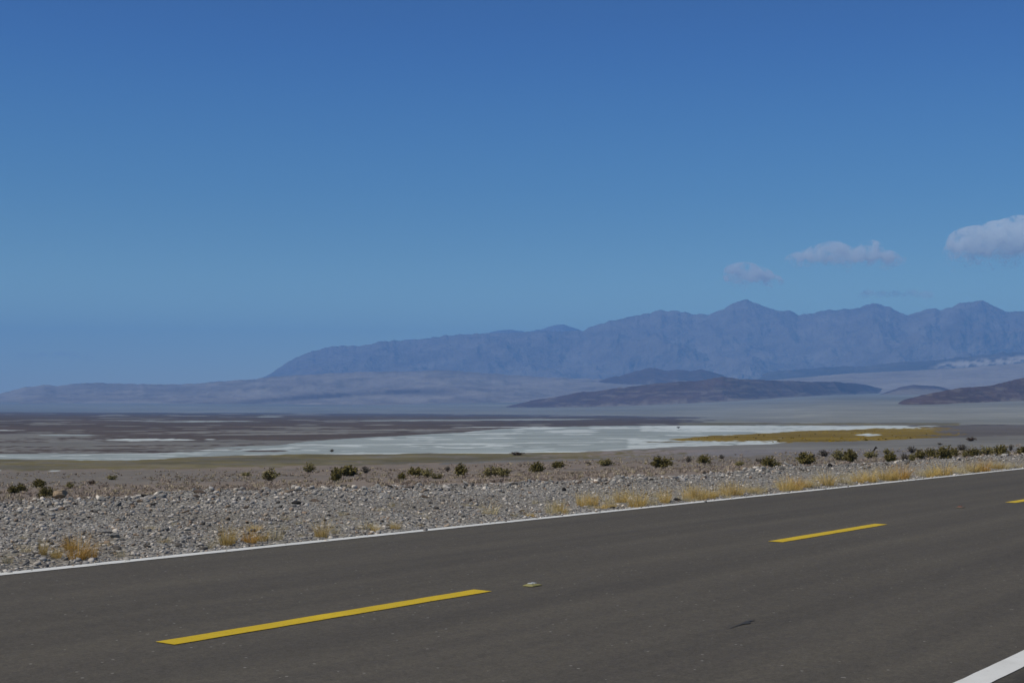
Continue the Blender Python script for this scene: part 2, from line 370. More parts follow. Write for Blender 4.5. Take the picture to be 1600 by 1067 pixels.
# paint
def paint_mat(name, c, worn):
    m, n, l, b = new_mat(name, 0.6); co = objco(n)
    f = noise(n, l, co, 30, 6, .75)
    col = mixn(n, l, c, tuple(v * .45 for v in c), ramp1(n, l, f, worn, worn + .12))
    col = mixn(n, l, col, ramp1(n, l, noise(n, l, co, 3.0, 4), .3, .7, (.88, .88, .86), (1.05, 1.05, 1.05)), mode='MULTIPLY')
    set_base(n, l, b, col); return m
MT_WHITE = paint_mat("white_paint", (0.93, 0.93, 0.89), .60)
MT_YELLOW = paint_mat("yellow_paint", (0.80, 0.56, 0.010), .57)
def strip(name, s0, s1, d0, w, mat, step=0.1, rag=0.008, seed=0):
    s = np.linspace(s0, s1, max(2, int((s1 - s0) / step)))
    e0 = (fbm(s * 6, s * 0 + seed, seed, 3) - .5) * rag * 2; e1 = (fbm(s * 6, s * 0 + 9 + seed, seed + 4, 3) - .5) * rag * 2
    v = np.stack([np.r_[s, s], np.r_[d0 - w / 2 + e0, d0 + w / 2 + e1], np.full(2 * len(s), .004)], -1)
    return tag(road_obj(name, mesh_np(name, v, grid_faces(2, len(s))), mat), kind="structure")
strip("edge_line", -60, 420, LINE_FAR, W_FAR, MT_WHITE, .08, .008, 2)
strip("edge_line", -60, 420, LINE_NEAR, W_NEAR, MT_WHITE, .06, .003, 5)
def s_at(px, d):
    lo, hi = -5.0, 200.0
    for _ in range(60):
        mid = (lo + hi) / 2
        if project(np.array([*xy_of(mid, d), 0]))[0] < px: lo = mid
        else: hi = mid
    return lo
sa, sb_ = s_at(243, CENTRE + W_DASH / 2), s_at(768, CENTRE - W_DASH / 2)
sc_, sd_ = s_at(1200, CENTRE + W_DASH / 2), s_at(1387, CENTRE - W_DASH / 2)
se_ = s_at(1570, CENTRE + W_DASH / 2)
print("dashes", sa, sb_, sc_, sd_, se_)
CYC = (se_ - sa) / 2; LEN = ((sb_ - sa) + (sd_ - sc_)) / 2
for k, (a0, a1) in enumerate([(sa - CYC, sa - CYC + LEN), (sa, sb_), (sc_, sd_), (se_, se_ + LEN)] + [(se_ + CYC * q, se_ + CYC * q + LEN) for q in range(1, 12)]):
    strip("centre_dash", a0, a1, CENTRE, W_DASH, MT_YELLOW, .08, .006, 20 + k)

# ------------------------------------------------------------------ gravel shoulder with its rubble crest
print("crest", list(zip(_cs.round(1), _cd.round(1))))
def crest(s):
    return np.interp(s, _cs, _cd) + (fbm(s / 1.6, np.asarray(s) * 0 + 3, 44, 4) - .5) * 1.2
def shoulder_z(s, d):
    s = np.asarray(s, float); d = np.asarray(d, float); dc = crest(s)
    u = (d - EDGE_FAR) / np.maximum(dc - EDGE_FAR, 1)
    z = -0.035 + 0.03 * smooth(.0, .15, u) + 0.05 * smooth(.5, 1.0, u)
    z = np.where(d < EDGE_FAR, 0.0, z) + (fbm(s / .9, d / .9, 61, 4) - .5) * (.045 + .05 * smooth(.6, 1, u)) * smooth(0, .08, u) + (fbm(s / .22, d / .22, 62, 3) - .5) * .035 * smooth(0, .03, u)
    drop = np.maximum(d - dc, 0)
    return z - 0.38 * drop
def ground_at(x, y):
    s, d = sd_of(x, y); z = ground_z(x, y)
    return np.where(d > EDGE_FAR - .2, np.maximum(z, shoulder_z(s, d)), np.where(d > EDGE_NEAR, 0.0, z))
ss = np.r_[np.arange(-60, -6, 1.0), np.arange(-6, 60, .13), np.arange(60, 420, 2.0)]
uu = np.r_[np.linspace(0, 1, 80), np.linspace(1.02, 1.4, 16)]
S, U = np.meshgrid(ss, uu)
DC = crest(S)
Dd = EDGE_FAR - .12 + np.where(U <= 1, U * (DC - EDGE_FAR + .12), DC - EDGE_FAR + .12 + (U - 1) * 10)
X, Y = xy_of(S, Dd); Z = shoulder_z(S, Dd)
Z[:2] -= .05
# gravel: grains of many stones, grey-blue with pale and rusty ones
m, n, l, b = new_mat("gravel", 0.95)
co = objco(n)
def grains(scale):
    v = n.new("ShaderNodeTexVoronoi"); v.inputs["Scale"].default_value = scale; v.inputs["Randomness"].default_value = 1
    l.new(co, v.inputs["Vector"]); return v
v1, v2_ = grains(22), grains(55)
def sepc(v):
    s = n.new("ShaderNodeSeparateColor"); l.new(v.outputs["Color"], s.inputs[0]); return s.outputs[0], s.outputs[1]
r1, q1 = sepc(v1); r2, q2 = sepc(v2_)
ca = mixn(n, l, (0.17, 0.162, 0.145), (0.60, 0.57, 0.515), r1)
cb = mixn(n, l, (0.16, 0.152, 0.136), (0.56, 0.535, 0.48), r2)
c = mixn(n, l, ca, cb, ramp1(n, l, noise(n, l, co, 5, 3), .40, .60))
c = mixn(n, l, c, (0.19, 0.145, 0.11), ramp1(n, l, q1, .82, .88, (0, 0, 0), (.6, .6, .6)))
c = mixn(n, l, c, ramp1(n, l, noise(n, l, co, .45, 4), .32, .68, (.80, .765, .71), (1.12, 1.13, 1.15)), mode='MULTIPLY')
set_base(n, l, b, c)
inv1 = n.new("ShaderNodeMath"); inv1.operation = 'SUBTRACT'; inv1.inputs[0].default_value = 1; l.new(v1.outputs["Distance"], inv1.inputs[1])
bump(n, l, b, inv1.outputs[0], 1.0, .05)
MT_GRAVEL = m
tag(link_mesh("gravel_shoulder", mesh_np("gravel_shoulder", np.stack([X, Y, Z], -1).reshape(-1, 3), grid_faces(*S.shape), smooth_shade=True), MT_GRAVEL), kind="structure")
tag(link_mesh("roadside_ground", bpy.data.meshes["roadside_ground"], MT_GRAVEL), kind="structure")

# small stones nobody could count: one object
PHI = (1 + 5 ** .5) / 2
ICO_V = np.array([(-1, PHI, 0), (1, PHI, 0), (-1, -PHI, 0), (1, -PHI, 0), (0, -1, PHI), (0, 1, PHI), (0, -1, -PHI), (0, 1, -PHI), (PHI, 0, -1), (PHI, 0, 1), (-PHI, 0, -1), (-PHI, 0, 1)]) / math.hypot(1, PHI)
ICO_F = np.array([(0, 11, 5), (0, 5, 1), (0, 1, 7), (0, 7, 10), (0, 10, 11), (1, 5, 9), (5, 11, 4), (11, 10, 2), (10, 7, 6), (7, 1, 8), (3, 9, 4), (3, 4, 2), (3, 2, 6), (3, 6, 8), (3, 8, 9), (4, 9, 5), (2, 4, 11), (6, 2, 10), (8, 6, 7), (9, 8, 1)])
STONE_TINTS = 1.28 * np.array([1.08, 1.0, .91]) * np.array([(.27, .275, .285), (.21, .215, .22), (.15, .15, .155), (.36, .36, .355), (.48, .47, .45), (.075, .072, .07), (.22, .175, .14), (.30, .26, .22), (.18, .15, .125), (.24, .26, .28)])
def stone_cloud(name, x, y, z, size, tints, flatness=(.45, .85)):
    N = len(x)
    shard = rng.uniform(0, 1, N) < .6
    iv = np.where(shard[:, None, None], np.clip(ICO_V[None] * 1.5 + rng.normal(0, .12, (N, 12, 3)), -.72, .72), ICO_V[None])
    v = iv * rng.uniform(.6, 1.25, (N, 12, 1)) * np.stack([rng.uniform(.7, 1.5, N), rng.uniform(.6, 1.1, N), rng.uniform(*flatness, N)], -1)[:, None]
    a = rng.uniform(0, 2 * math.pi, N); t = rng.normal(0, .25, N)
    ca, sa = np.cos(a)[:, None], np.sin(a)[:, None]
    vx, vy, vz = v[..., 0], v[..., 1], v[..., 2]
    vz = vz * np.cos(t)[:, None] + vx * np.sin(t)[:, None]
    w = np.stack([vx * ca - vy * sa, vx * sa + vy * ca, vz], -1) * (size / 2)[:, None, None]
    w += np.stack([x, y, z + size * .12], -1)[:, None]
    f = ICO_F[None] + 12 * np.arange(N)[:, None, None]
    return mesh_np(name, w.reshape(-1, 3), f.reshape(-1, 3), np.repeat(tints, 12, 0))
MT_STONES = attr_mat("stones", (25.0,), .18)
def scatter(N, crest_bias=0.0, spill=1.0):
    """points spread evenly over the visible shoulder"""
    px = rng.uniform(-300, 1860, N)
    t = rng.uniform(0, 1, N) ** (1 / (1 + crest_bias)) 
    p0 = 898 - .1022 * px; p1 = np.interp(px, [p[0] for p in _cp], [p[1] for p in _cp])
    py = p0 + (p1 - p0) * t
    x, y = flat(px, py, 0.0); s, d = sd_of(x, y)
    dc = crest(s)
    d = np.where(d < EDGE_FAR + .05, EDGE_FAR + .03 - np.abs(rng.normal(0, .07, N)) * spill, d); d = np.where(d > dc + .25, dc - rng.uniform(-.25, 1.0, N), d)
    x, y = xy_of(s, d)
    return x, y, shoulder_z(s, d), s, d
x, y, z, s, d = scatter(34000, .3)
size = np.clip(rng.lognormal(math.log(.017), .6, len(x)), .009, .07) * (1 + .8 * smooth(.55, 1.0, (d - EDGE_FAR) / (crest(s) - EDGE_FAR)))
tn = STONE_TINTS[rng.choice(10, len(x), p=[.18, .17, .09, .17, .14, .06, .06, .06, .03, .04])] * rng.uniform(.8, 1.5, (len(x), 1))
tag(link_mesh("gravel", stone_cloud("gravel", x, y, z, size, tn), MT_STONES), kind="stuff", label="loose grey and white gravel spread over the road shoulder", cat="gravel")

# ------------------------------------------------------------------ stones large enough to count
def rock_mesh(name, seed, sx, sy, sz, cuts=9, sub=3):
    rg = random.Random(seed); bm = bmesh.new()
    bmesh.ops.create_icosphere(bm, subdivisions=sub, radius=1)
    for k in range(cuts):
        nv = Vector((rg.gauss(0, 1), rg.gauss(0, 1), rg.gauss(0, .8))).normalized(); dd_ = rg.uniform(.5, .85)
        for v in bm.verts:
            e = v.co.dot(nv) - dd_
            if e > 0: v.co -= nv * e * .94
    for v in bm.verts:
        q = float(fbm(np.array([v.co.x * 2 + seed]), np.array([v.co.y * 2 + v.co.z * 3]), seed, 3)[0]) - .5
        v.co *= 1 + .22 * q
        v.co.x *= sx; v.co.y *= sy; v.co.z *= sz
    me = bpy.data.meshes.new(name); bm.to_mesh(me); bm.free(); return me
def rock_mat(name, c0, c1):
    m, n, l, b = new_mat(name, .92); co = objco(n)
    oi = n.new("ShaderNodeObjectInfo")
    c = mixn(n, l, c0, c1, noise(n, l, co, 3.0, 6, .7))
    hv = n.new("ShaderNodeHueSaturation"); l.new(c, hv.inputs["Color"])
    mr = n.new("ShaderNodeMapRange"); l.new(oi.outputs["Random"], mr.inputs[0]); mr.inputs[3].default_value = .75; mr.inputs[4].default_value = 1.25
    l.new(mr.outputs[0], hv.inputs["Value"]); set_base(n, l, b, hv.outputs[0])
    bump(n, l, b, noise(n, l, co, 6, 6, .7), .8, .05)
    return m
RM = {"pale": rock_mat("pale_rock", (.40, .385, .355), (.60, .575, .53)), "grey": rock_mat("grey_rock", (.19, .18, .165), (.35, .335, .31)),
      "dark": rock_mat("dark_rock", (.035, .033, .032), (.075, .068, .064)), "brown": rock_mat("brown_rock", (.13, .095, .07), (.26, .20, .155)), "tan": rock_mat("tan_rock", (.38, .26, .16), (.58, .46, .32))}
PROTO = {}
for k in RM:
    PROTO[k] = []
    for q in range(5):
        me = rock_mesh("stone", 100 + q * 7 + list(RM).index(k) * 50, random.uniform(.9, 1.3), random.uniform(.7, 1.0), random.uniform(.45, .8), 9, 2)
        me.materials.append(RM[k]); PROTO[k].append(me)
def put_rock(x, y, z, size, kind, label, group, name="stone", zs=1.0, me=None, rot=None, tilt=.2):
    o = bpy.data.objects.new(name, me or random.choice(PROTO[kind])); COL.objects.link(o)
    o.location = (x, y, z + size * .10 * zs); o.scale = (size / 2, size / 2, size / 2 * zs)
    o.rotation_euler = (random.gauss(0, tilt), random.gauss(0, tilt), random.uniform(0, 6.28) if rot is None else rot)
    return tag(o, label, "rock" if name != "boulder" else "boulder", group)
def on_shoulder(px, py):
    x, y, z = hit(px, py, ground_at); return x, y, z
# boulder and the stones one can single out
x, y, z = on_shoulder(93, 780); dist = y
put_rock(x, y, z + .12, 27 * y / F, "tan", "big rounded tan boulder on the rubble edge beside a bush", None, "boulder", .68, (lambda me: (me.materials.append(RM["tan"]), me)[1])(rock_mesh("boulder", 5, 1.0, .8, .85, 5, 4)), .2, .05)
for px, py, wpx, zs, kind, lab in [
    (70, 782, 14, .5, "pale", "white flat stone in front of the tan boulder"), (111, 779, 9, .6, "pale", "small white stone right of the tan boulder"),
    (181, 774, 13, .6, "dark", "black stone on the rubble edge, leftmost of the dark ones"), (237, 790, 11, .6, "dark", "dark stone lying alone below the rubble edge at left"),
    (312, 770, 17, .55, "brown", "broad brown grey stone on the rubble edge beside a tan one"), (342, 768, 10, .9, "tan", "small tan stone standing on the rubble edge"),
    (379, 766, 14, .7, "pale", "white angular stone on the rubble edge with a black underside"), (413, 765, 12, .7, "pale", "pale stone on the rubble edge below a scraggly bush"),
    (463, 787, 17, .6, "dark", "black jagged stone in the gravel, widest of the dark ones"), (494, 783, 15, .5, "brown", "flat dark brown stone right of the black jagged stone"),
    (533, 761, 18, .35, "dark", "long black slab on the rubble edge below the paired bushes"), (599, 776, 20, .45, "pale", "long white slab lying in the gravel"),
    (585, 763, 8, .9, "pale", "white upright stone on the rubble edge above the long slab"), (655, 759, 16, .4, "pale", "flat white stone on the rubble edge right of the upright one"),
    (665, 777, 14, .5, "brown", "reddish brown stone in the gravel right of the long white slab"), (881, 767, 9, 1.0, "dark", "black pointed stone in the gravel above the yellow grass"),
    (817, 798, 10, .5, "brown", "rusty brown stone near the white line left of the grass"), (1058, 782, 14, .5, "dark", "dark blue grey stone between two yellow tufts by the white line"),
    (957, 793, 8, .5, "dark", "small black stone by the white line left of the big yellow tuft"), (1160, 733, 8, .9, "tan", "pale tan stone standing on the rubble edge"),
    (1190, 733, 11, .7, "pale", "white slanted stone on the rubble edge below a dark bush"), (1200, 737, 11, .7, "pale", "white stone with a dark gap on the rubble edge"),
    (1222, 733, 10, .7, "grey", "grey block on the rubble edge right of the white stones"), (1296, 729, 9, 1.0, "dark", "dark upright stone on the rubble edge under two bushes"),
    (1568, 713, 14, .6, "pale", "white stone on the rubble edge under the last dark bush"), (434, 786, 9, .6, "dark", "small black stone left of the black jagged stone"), (152, 796, 9, .5, "pale", "white stone in the gravel below the boulder"),
    (168, 833, 16, .4, "dark", "dark flat stone in the gravel above the orange tuft"), (258, 829, 15, .5, "pale", "pale olive flat stone in the gravel near the left tufts"), (180, 838, 22, .35, "pale", "broad white slab in the gravel right of the orange tuft")]:
    x, y, z = on_shoulder(px, py); put_rock(x, y, z, wpx * y / F * 1.1, kind, lab, None, zs=zs * 1.3, rot=random.uniform(-.4, .4))
REST = {"pale": ("loose whitish stone among the shoulder gravel", "whitish stones in the gravel"), "grey": ("loose grey stone among the shoulder gravel", "grey stones in the gravel"),
        "dark": ("little blackish stone among the shoulder gravel", "blackish stones in the gravel"), "brown": ("little brownish stone among the shoulder gravel", "brownish stones in the gravel")}
x, y, z, s, d = scatter(268, 2.0, -1.0)
for i in range(len(x)):
    u = (d[i] - EDGE_FAR) / (crest(s[i]) - EDGE_FAR)
    k = random.choices(list(REST), (.36, .34, .18, .12))[0]
    put_rock(x[i], y[i], z[i], random.uniform(.04, .075) * (2.0 if u > .75 else 1.0) * (.8 if k == "dark" else 1), k, *REST[k], zs=random.uniform(.7, 1.1))

# ------------------------------------------------------------------ dry yellow grass along the edge of the road
def plant_mat(name, c0, c1, var=.2, trans=0.0):
    m, n, l, b = new_mat(name, .8); oi = n.new("ShaderNodeObjectInfo"); at = n.new("ShaderNodeAttribute"); at.attribute_name = "tone"
    c = mixn(n, l, c0, c1, at.outputs["Fac"])
    hv = n.new("ShaderNodeHueSaturation"); l.new(c, hv.inputs["Color"])
    mr = n.new("ShaderNodeMapRange"); l.new(oi.outputs["Random"], mr.inputs[0]); mr.inputs[3].default_value = 1 - var; mr.inputs[4].default_value = 1 + var
    l.new(mr.outputs[0], hv.inputs["Value"]); set_base(n, l, b, hv.outputs[0])
    if trans:
        b.inputs["Subsurface Weight"].default_value = 0
    return m
def blades(name, N, h, spread, width, lean, seed, seg=3):
    rg = np.random.default_rng(seed)
    a = rg.uniform(0, 2 * math.pi, N); r0 = spread * .46 * np.sqrt(rg.uniform(0, 1, N))
    bx, by = r0 * np.cos(a), r0 * np.sin(a)
    dirn = a + rg.normal(0, .7, N); ln = np.abs(rg.normal(0, lean, N)) + .08; hh = h * rg.uniform(.3, 1.08, N) * (.7 + .5 * vnoise(bx * 5 + 9, by * 5 + 9, seed))
    fa = rg.uniform(0, math.pi, N); tint = rg.uniform(0, 1, N)
    Vs = []; T = []
    for k in range(seg + 1):
        t = k / seg; w = width * (1 - .75 * t) / 2
        x = bx + np.cos(dirn) * ln * hh * t ** 1.6; y = by + np.sin(dirn) * ln * hh * t ** 1.6; z = hh * (t - .18 * ln * t * t)
        Vs += [np.stack([x - np.cos(fa) * w, y - np.sin(fa) * w, z], -1), np.stack([x + np.cos(fa) * w, y + np.sin(fa) * w, z], -1)]; T += [tint, tint]
    Vs = np.stack(Vs, 1).reshape(-1, 3); T = np.stack(T, 1).reshape(-1)
    base = (np.arange(N) * 2 * (seg + 1))[:, None]
    f = np.concatenate([np.stack([base[:, 0] + 2 * k, base[:, 0] + 2 * k + 1, base[:, 0] + 2 * k + 3, base[:, 0] + 2 * k + 2], -1)[:, None] for k in range(seg)], 1).reshape(-1, 4)
    return mesh_np(name, Vs, f, np.repeat(T[:, None], 3, 1))
MT_STRAW = plant_mat("straw", (.66, .43, .10), (.92, .70, .28), .15)
MT_PALESTRAW = plant_mat("pale_straw", (.56, .45, .23), (.80, .67, .38), .18)
MT_ORANGE = plant_mat("orange_straw", (.66, .36, .06), (.90, .57, .15), .12)
TUFT = {"gold": [], "pale": [], "orange": []}
for k, mt, N, lean in (("gold", MT_STRAW, 300, .8), ("pale", MT_PALESTRAW, 130, .85), ("orange", MT_ORANGE, 280, .85)):
    for q in range(5):
        me = blades("grass_tuft", N + q * 12, 1.0, 1.0, .013, lean, 300 + q + N); me.materials.append(mt); TUFT[k].append(me)
def tuft(px, py, wpx, hpx, kind, label, group):
    x, y, z = on_shoulder(px, py)
    o = bpy.data.objects.new("grass_tuft", random.choice(TUFT[kind])); COL.objects.link(o)
    w = wpx * y / F / 1.25; o.location = (x, y, z - .01); o.scale = (w, w, hpx * y / F * 1.05); o.rotation_euler = (0, 0, random.uniform(0, 6.28))
    return tag(o, label, "grass tuft", group)
G = "yellow grass tufts along the white edge line"
for px, py, w, h, k, lab in [
    (12, 880, 18, 28, "pale", "faint pale tuft at the far left end of the gravel, closest to the white line"), (40, 862, 20, 14, "pale", "low pale tuft between the leftmost tuft and a small golden one"),
    (67, 866, 15, 28, "gold", "small golden tuft left of the two-part orange tuft"), (88, 871, 18, 18, "gold", "tiny yellow tuft touching the left of the big orange one"),
    (122, 874, 34, 42, "orange", "big orange tuft by the white line at the left"), (110, 858, 22, 26, "orange", "upper orange tuft right behind the big orange one"), (143, 872, 20, 28, "orange", "orange tuft leaning right, touching the big orange one"), (187, 869, 18, 16, "pale", "thin pale tuft right of the orange clump"),
    (255, 848, 20, 14, "pale", "thin straw tuft midway between orange clump and golden pair"), (330, 856, 16, 20, "pale", "thin straw tuft just left of the golden pair"),
    (356, 850, 28, 32, "gold", "left one of the golden pair of tufts above the line"), (390, 847, 26, 24, "orange", "right one of the golden pair of tufts, darker at its foot"), (410, 845, 20, 16, "gold", "low yellow tuft touching the right of the golden pair"), (397, 829, 22, 14, "gold", "low yellow tuft up the gravel behind the golden pair"),
    (432, 843, 24, 26, "pale", "straw tuft leaning left, next after the golden pair"), (445, 812, 15, 10, "pale", "tiny dry tuft high in the gravel above the leaning straw one"), (502, 839, 24, 28, "gold", "lone golden tuft between the golden pair and the bare middle gravel"), (524, 833, 16, 18, "pale", "small straw tuft right of the lone golden one"),
    (572, 826, 28, 18, "pale", "wide thin tuft of straw in the middle gravel"), (586, 830, 14, 12, "gold", "small yellow tuft below the wide thin straw one"), (618, 826, 18, 16, "gold", "small golden tuft in the middle gravel near the line"), (765, 803, 30, 22, "pale", "spread thin tuft above the line below the light olive bushes"), (612, 791, 12, 10, "pale", "tiny dry tuft just below the long white slab"),
    (862, 801, 22, 22, "pale", "pale thin tuft left of the first bright golden tuft on the right stretch"), (872, 799, 18, 20, "gold", "small golden tuft at the left end of the right-hand grass row"), (828, 807, 14, 8, "gold", "very low yellow tuft beside the rusty brown stone"),
    (911, 790, 22, 22, "gold", "bright yellow tuft before the gap in the grass row"), (926, 789, 20, 20, "gold", "yellow tuft touching the right of the bright one before the gap"), (950, 786, 24, 20, "pale", "pale tuft behind the small black stone by the line"), (970, 785, 22, 22, "gold", "golden tuft behind and left of the biggest tuft"),
    (995, 793, 32, 30, "gold", "biggest and brightest golden tuft by the white line"), (1018, 788, 24, 18, "pale", "pale low tuft right of the biggest golden one"), (1039, 785, 20, 24, "gold", "round golden tuft left of the dark blue grey stone"),
    (1078, 780, 26, 24, "gold", "left tuft of the long golden clump after the blue grey stone"), (1094, 780, 26, 22, "gold", "middle tuft of the long golden clump after the blue grey stone"), (1109, 778, 22, 20, "gold", "right tuft of the long golden clump after the blue grey stone"),
    (1136, 774, 22, 22, "gold", "tuft just right of the long golden clump, taller than its neighbour"), (1152, 773, 22, 22, "gold", "tuft left of the pale low stretch of grass"), (1170, 770, 20, 16, "pale", "small tuft in the pale low stretch of grass"), (1190, 768, 20, 15, "pale", "straw tuft at the right end of the pale low stretch"),
    (1228, 766, 26, 24, "gold", "tall golden tuft below the dark bush with a tail"), (1245, 764, 22, 22, "orange", "orange tinted tuft right of the tall golden one"), (1264, 761, 20, 14, "pale", "low tuft right of the orange tinted one"), (1292, 758, 26, 22, "gold", "round golden tuft under the dark upright stone"), (1275, 759, 16, 14, "pale", "small pale tuft left of the round golden one"),
    (1322, 755, 22, 18, "pale", "pale tuft beginning the unbroken grass row at right"), (1341, 754, 22, 20, "gold", "golden tuft second in the unbroken grass row at right"), (1360, 752, 24, 22, "gold", "golden tuft below the leaning black stump"), (1384, 750, 24, 20, "gold", "low golden tuft right of the one below the stump"), (1408, 748, 28, 25, "orange", "plump orange gold tuft in the right grass row"), (1396, 750, 18, 14, "gold", "small tuft tucked left of the plump orange one"),
    (1440, 744, 24, 17, "pale", "pale tuft left of the domed golden tuft"), (1457, 743, 22, 18, "gold", "golden tuft touching the left of the domed one"), (1475, 742, 32, 24, "gold", "broad domed golden tuft under the biggest dark bush"), (1500, 739, 22, 14, "pale", "thin pale tuft right of the domed golden tuft"),
    (1520, 737, 26, 18, "gold", "golden tuft starting the last clump before the edge"), (1538, 736, 22, 21, "orange", "orange tuft ending the last clump before the edge"), (1565, 732, 26, 13, "pale", "faint tuft below the white stone under the last dark bush"), (1588, 730, 24, 12, "pale", "faint straw tuft where the grass row leaves the picture")]:
    tuft(px, py, w * 1.12, h * 1.15, k, lab, G)
for _ in range(70):
    px = rng.uniform(0, 1600); f = rng.uniform(.04, .5) ** 1.0
    p0 = 898 - .1022 * px; p1 = np.interp(px, [p[0] for p in _cp], [p[1] for p in _cp])
    f = f * (1.0 if px < 900 else .8)
    tuft(px, p0 + (p1 - p0) * f - 2, rng.uniform(9, 20) * (1 if px < 900 else .9), rng.uniform(5, 12), "pale", "wispy dry sprig of grass in the gravel by the road", "wispy dry sprigs in the gravel")

for _ in range(26):
    px = rng.uniform(850, 1600); p0 = 898 - .1022 * px
    tuft(px, p0 - rng.uniform(4.5, 13) * (1.15 - .0003 * px), rng.uniform(16, 26), rng.uniform(9, 16), random.choice(["pale", "pale", "gold"]), "small straw tuft filling the gaps of the grass row along the white line", "small tufts filling the roadside grass row")

# ------------------------------------------------------------------ bushes on the plain
def bush_parts(seed, n_stem, n_leaf, leaf, flat_top, open_):
    """unit bush, about 1 wide and 1 high: woody stems fanning from the root, leaf sprays towards their ends"""
    rg = np.random.default_rng(seed)
    a = rg.uniform(0, 2 * math.pi, n_stem); lean = np.sqrt(rg.uniform(.02, 1, n_stem)) * rg.uniform(.8, 1.15, n_stem)
    lob = .75 + .5 * vnoise(np.cos(a) * 1.6 + 5, np.sin(a) * 1.6 + 5, seed)
    h = (1 - flat_top * lean ** 2) * rg.uniform(.72, 1.05, n_stem); rad = .5 * lean * lob
    sv, sf, cnt = [], [], 0; pts = []
    for i in range(n_stem):
        kink = rg.normal(0, .035, (5, 3)); kink[0] = 0
        P = np.array([[.05 * math.cos(a[i]) + (rad[i] - .05) * math.cos(a[i]) * t ** 1.2, .05 * math.sin(a[i]) + (rad[i] - .05) * math.sin(a[i]) * t ** 1.2, h[i] * t ** .85] for t in (0, .25, .5, .75, 1)]) + kink
        w = .014
        for k in range(5):
            r = w * (1 - .17 * k)
            for q in range(3): sv.append(P[k] + r * np.array([math.cos(q * 2.094), math.sin(q * 2.094), 0]))
        for k in range(4):
            for q in range(3):
                b0 = cnt + k * 3; sf.append((b0 + q, b0 + (q + 1) % 3, b0 + 3 + (q + 1) % 3, b0 + 3 + q))
        cnt += 15; pts.append(P)
    pts = np.array(pts)
    i = rg.integers(0, n_stem, n_leaf); t = rg.uniform(open_, 1.0, n_leaf) * 4; k = np.clip(t.astype(int), 0, 3); f = (t - k)[:, None]
    c = pts[i, k] * (1 - f) + pts[i, k + 1] * f + rg.normal(0, .045, (n_leaf, 3)); c[:, 2] = np.maximum(c[:, 2], .02)
    u = rg.normal(0, 1, (n_leaf, 3)); u[:, 2] = np.abs(u[:, 2]) + .4; u /= np.linalg.norm(u, axis=1)[:, None]
    v = np.cross(u, rg.normal(0, 1, (n_leaf, 3))); v /= np.linalg.norm(v, axis=1)[:, None]
    L = leaf * rg.uniform(.6, 1.4, (n_leaf, 1)); W = L * .42
    q = np.stack([c - u * L * .5, c + v * W, c + u * L * .7, c - v * W], 1).reshape(-1, 3)
    q[:, 2] = np.maximum(q[:, 2], .005)
    tint = np.repeat(rg.uniform(0, 1, n_leaf) * .6 + .4 * vnoise(c[:, 0] * 5, c[:, 1] * 5 + c[:, 2] * 4, seed + 3), 4)
    return (np.array(sv), np.array(sf)), (q, np.arange(len(q)).reshape(-1, 4), np.repeat(tint[:, None], 3, 1))
MT_STEM = simple("dry_wood", (.13, .10, .075), .3, 9)
BUSH_KIND = {"dark": (plant_mat("dark_creosote_leaves", (.15, .125, .036), (.255, .21, .068), .15), 46, 1500, .085, .55, .22), "olive": (plant_mat("olive_creosote_leaves", (.22, .19, .07), (.35, .30, .12), .15), 40, 760, .080, .55, .35),
             "grey": (plant_mat("grey_desert_leaves", (.105, .092, .070), (.18, .155, .12), .15), 44, 420, .07, .5, .3), "brown": (plant_mat("brown_dry_leaves", (.10, .065, .040), (.165, .11, .072), .1), 50, 800, .08, .4, .15)}
BUSH = {}
for kk, (mt, ns, nl, lf, ft, op) in BUSH_KIND.items():
    BUSH[kk] = []
    for q in range(4):
        S_, L_ = bush_parts(700 + 13 * q + len(kk), ns, nl, lf, ft, op)
        ms = mesh_np("stems", *S_); ms.materials.append(MT_STEM); ml = mesh_np("foliage", *L_); ml.materials.append(mt); BUSH[kk].append((ms, ml))
def bush(x0, x1, ytop, ybase, kind, label, group=None, name="desert_bush"):
    px = (x0 + x1) / 2; x, y, z = on_shoulder(px, ybase)
    o = bpy.data.objects.new(name, None); COL.objects.link(o)
    w = (x1 - x0) * y / F * 1.3; h = (ybase - ytop) * y / F * 1.1
    o.location = (x, y, z - .03); o.scale = (w, w * random.uniform(.85, 1.1), h); o.rotation_euler = (0, 0, random.uniform(0, 6.28)); o.empty_display_size = .2
    ms, ml = random.choice(BUSH[kind])
    for nm, me in (("stems", ms), ("foliage", ml)):
        p = bpy.data.objects.new(nm, me); COL.objects.link(p); p.parent = o
    return tag(o, label, "bush", group)
BG = "bushes on the scrub plain"
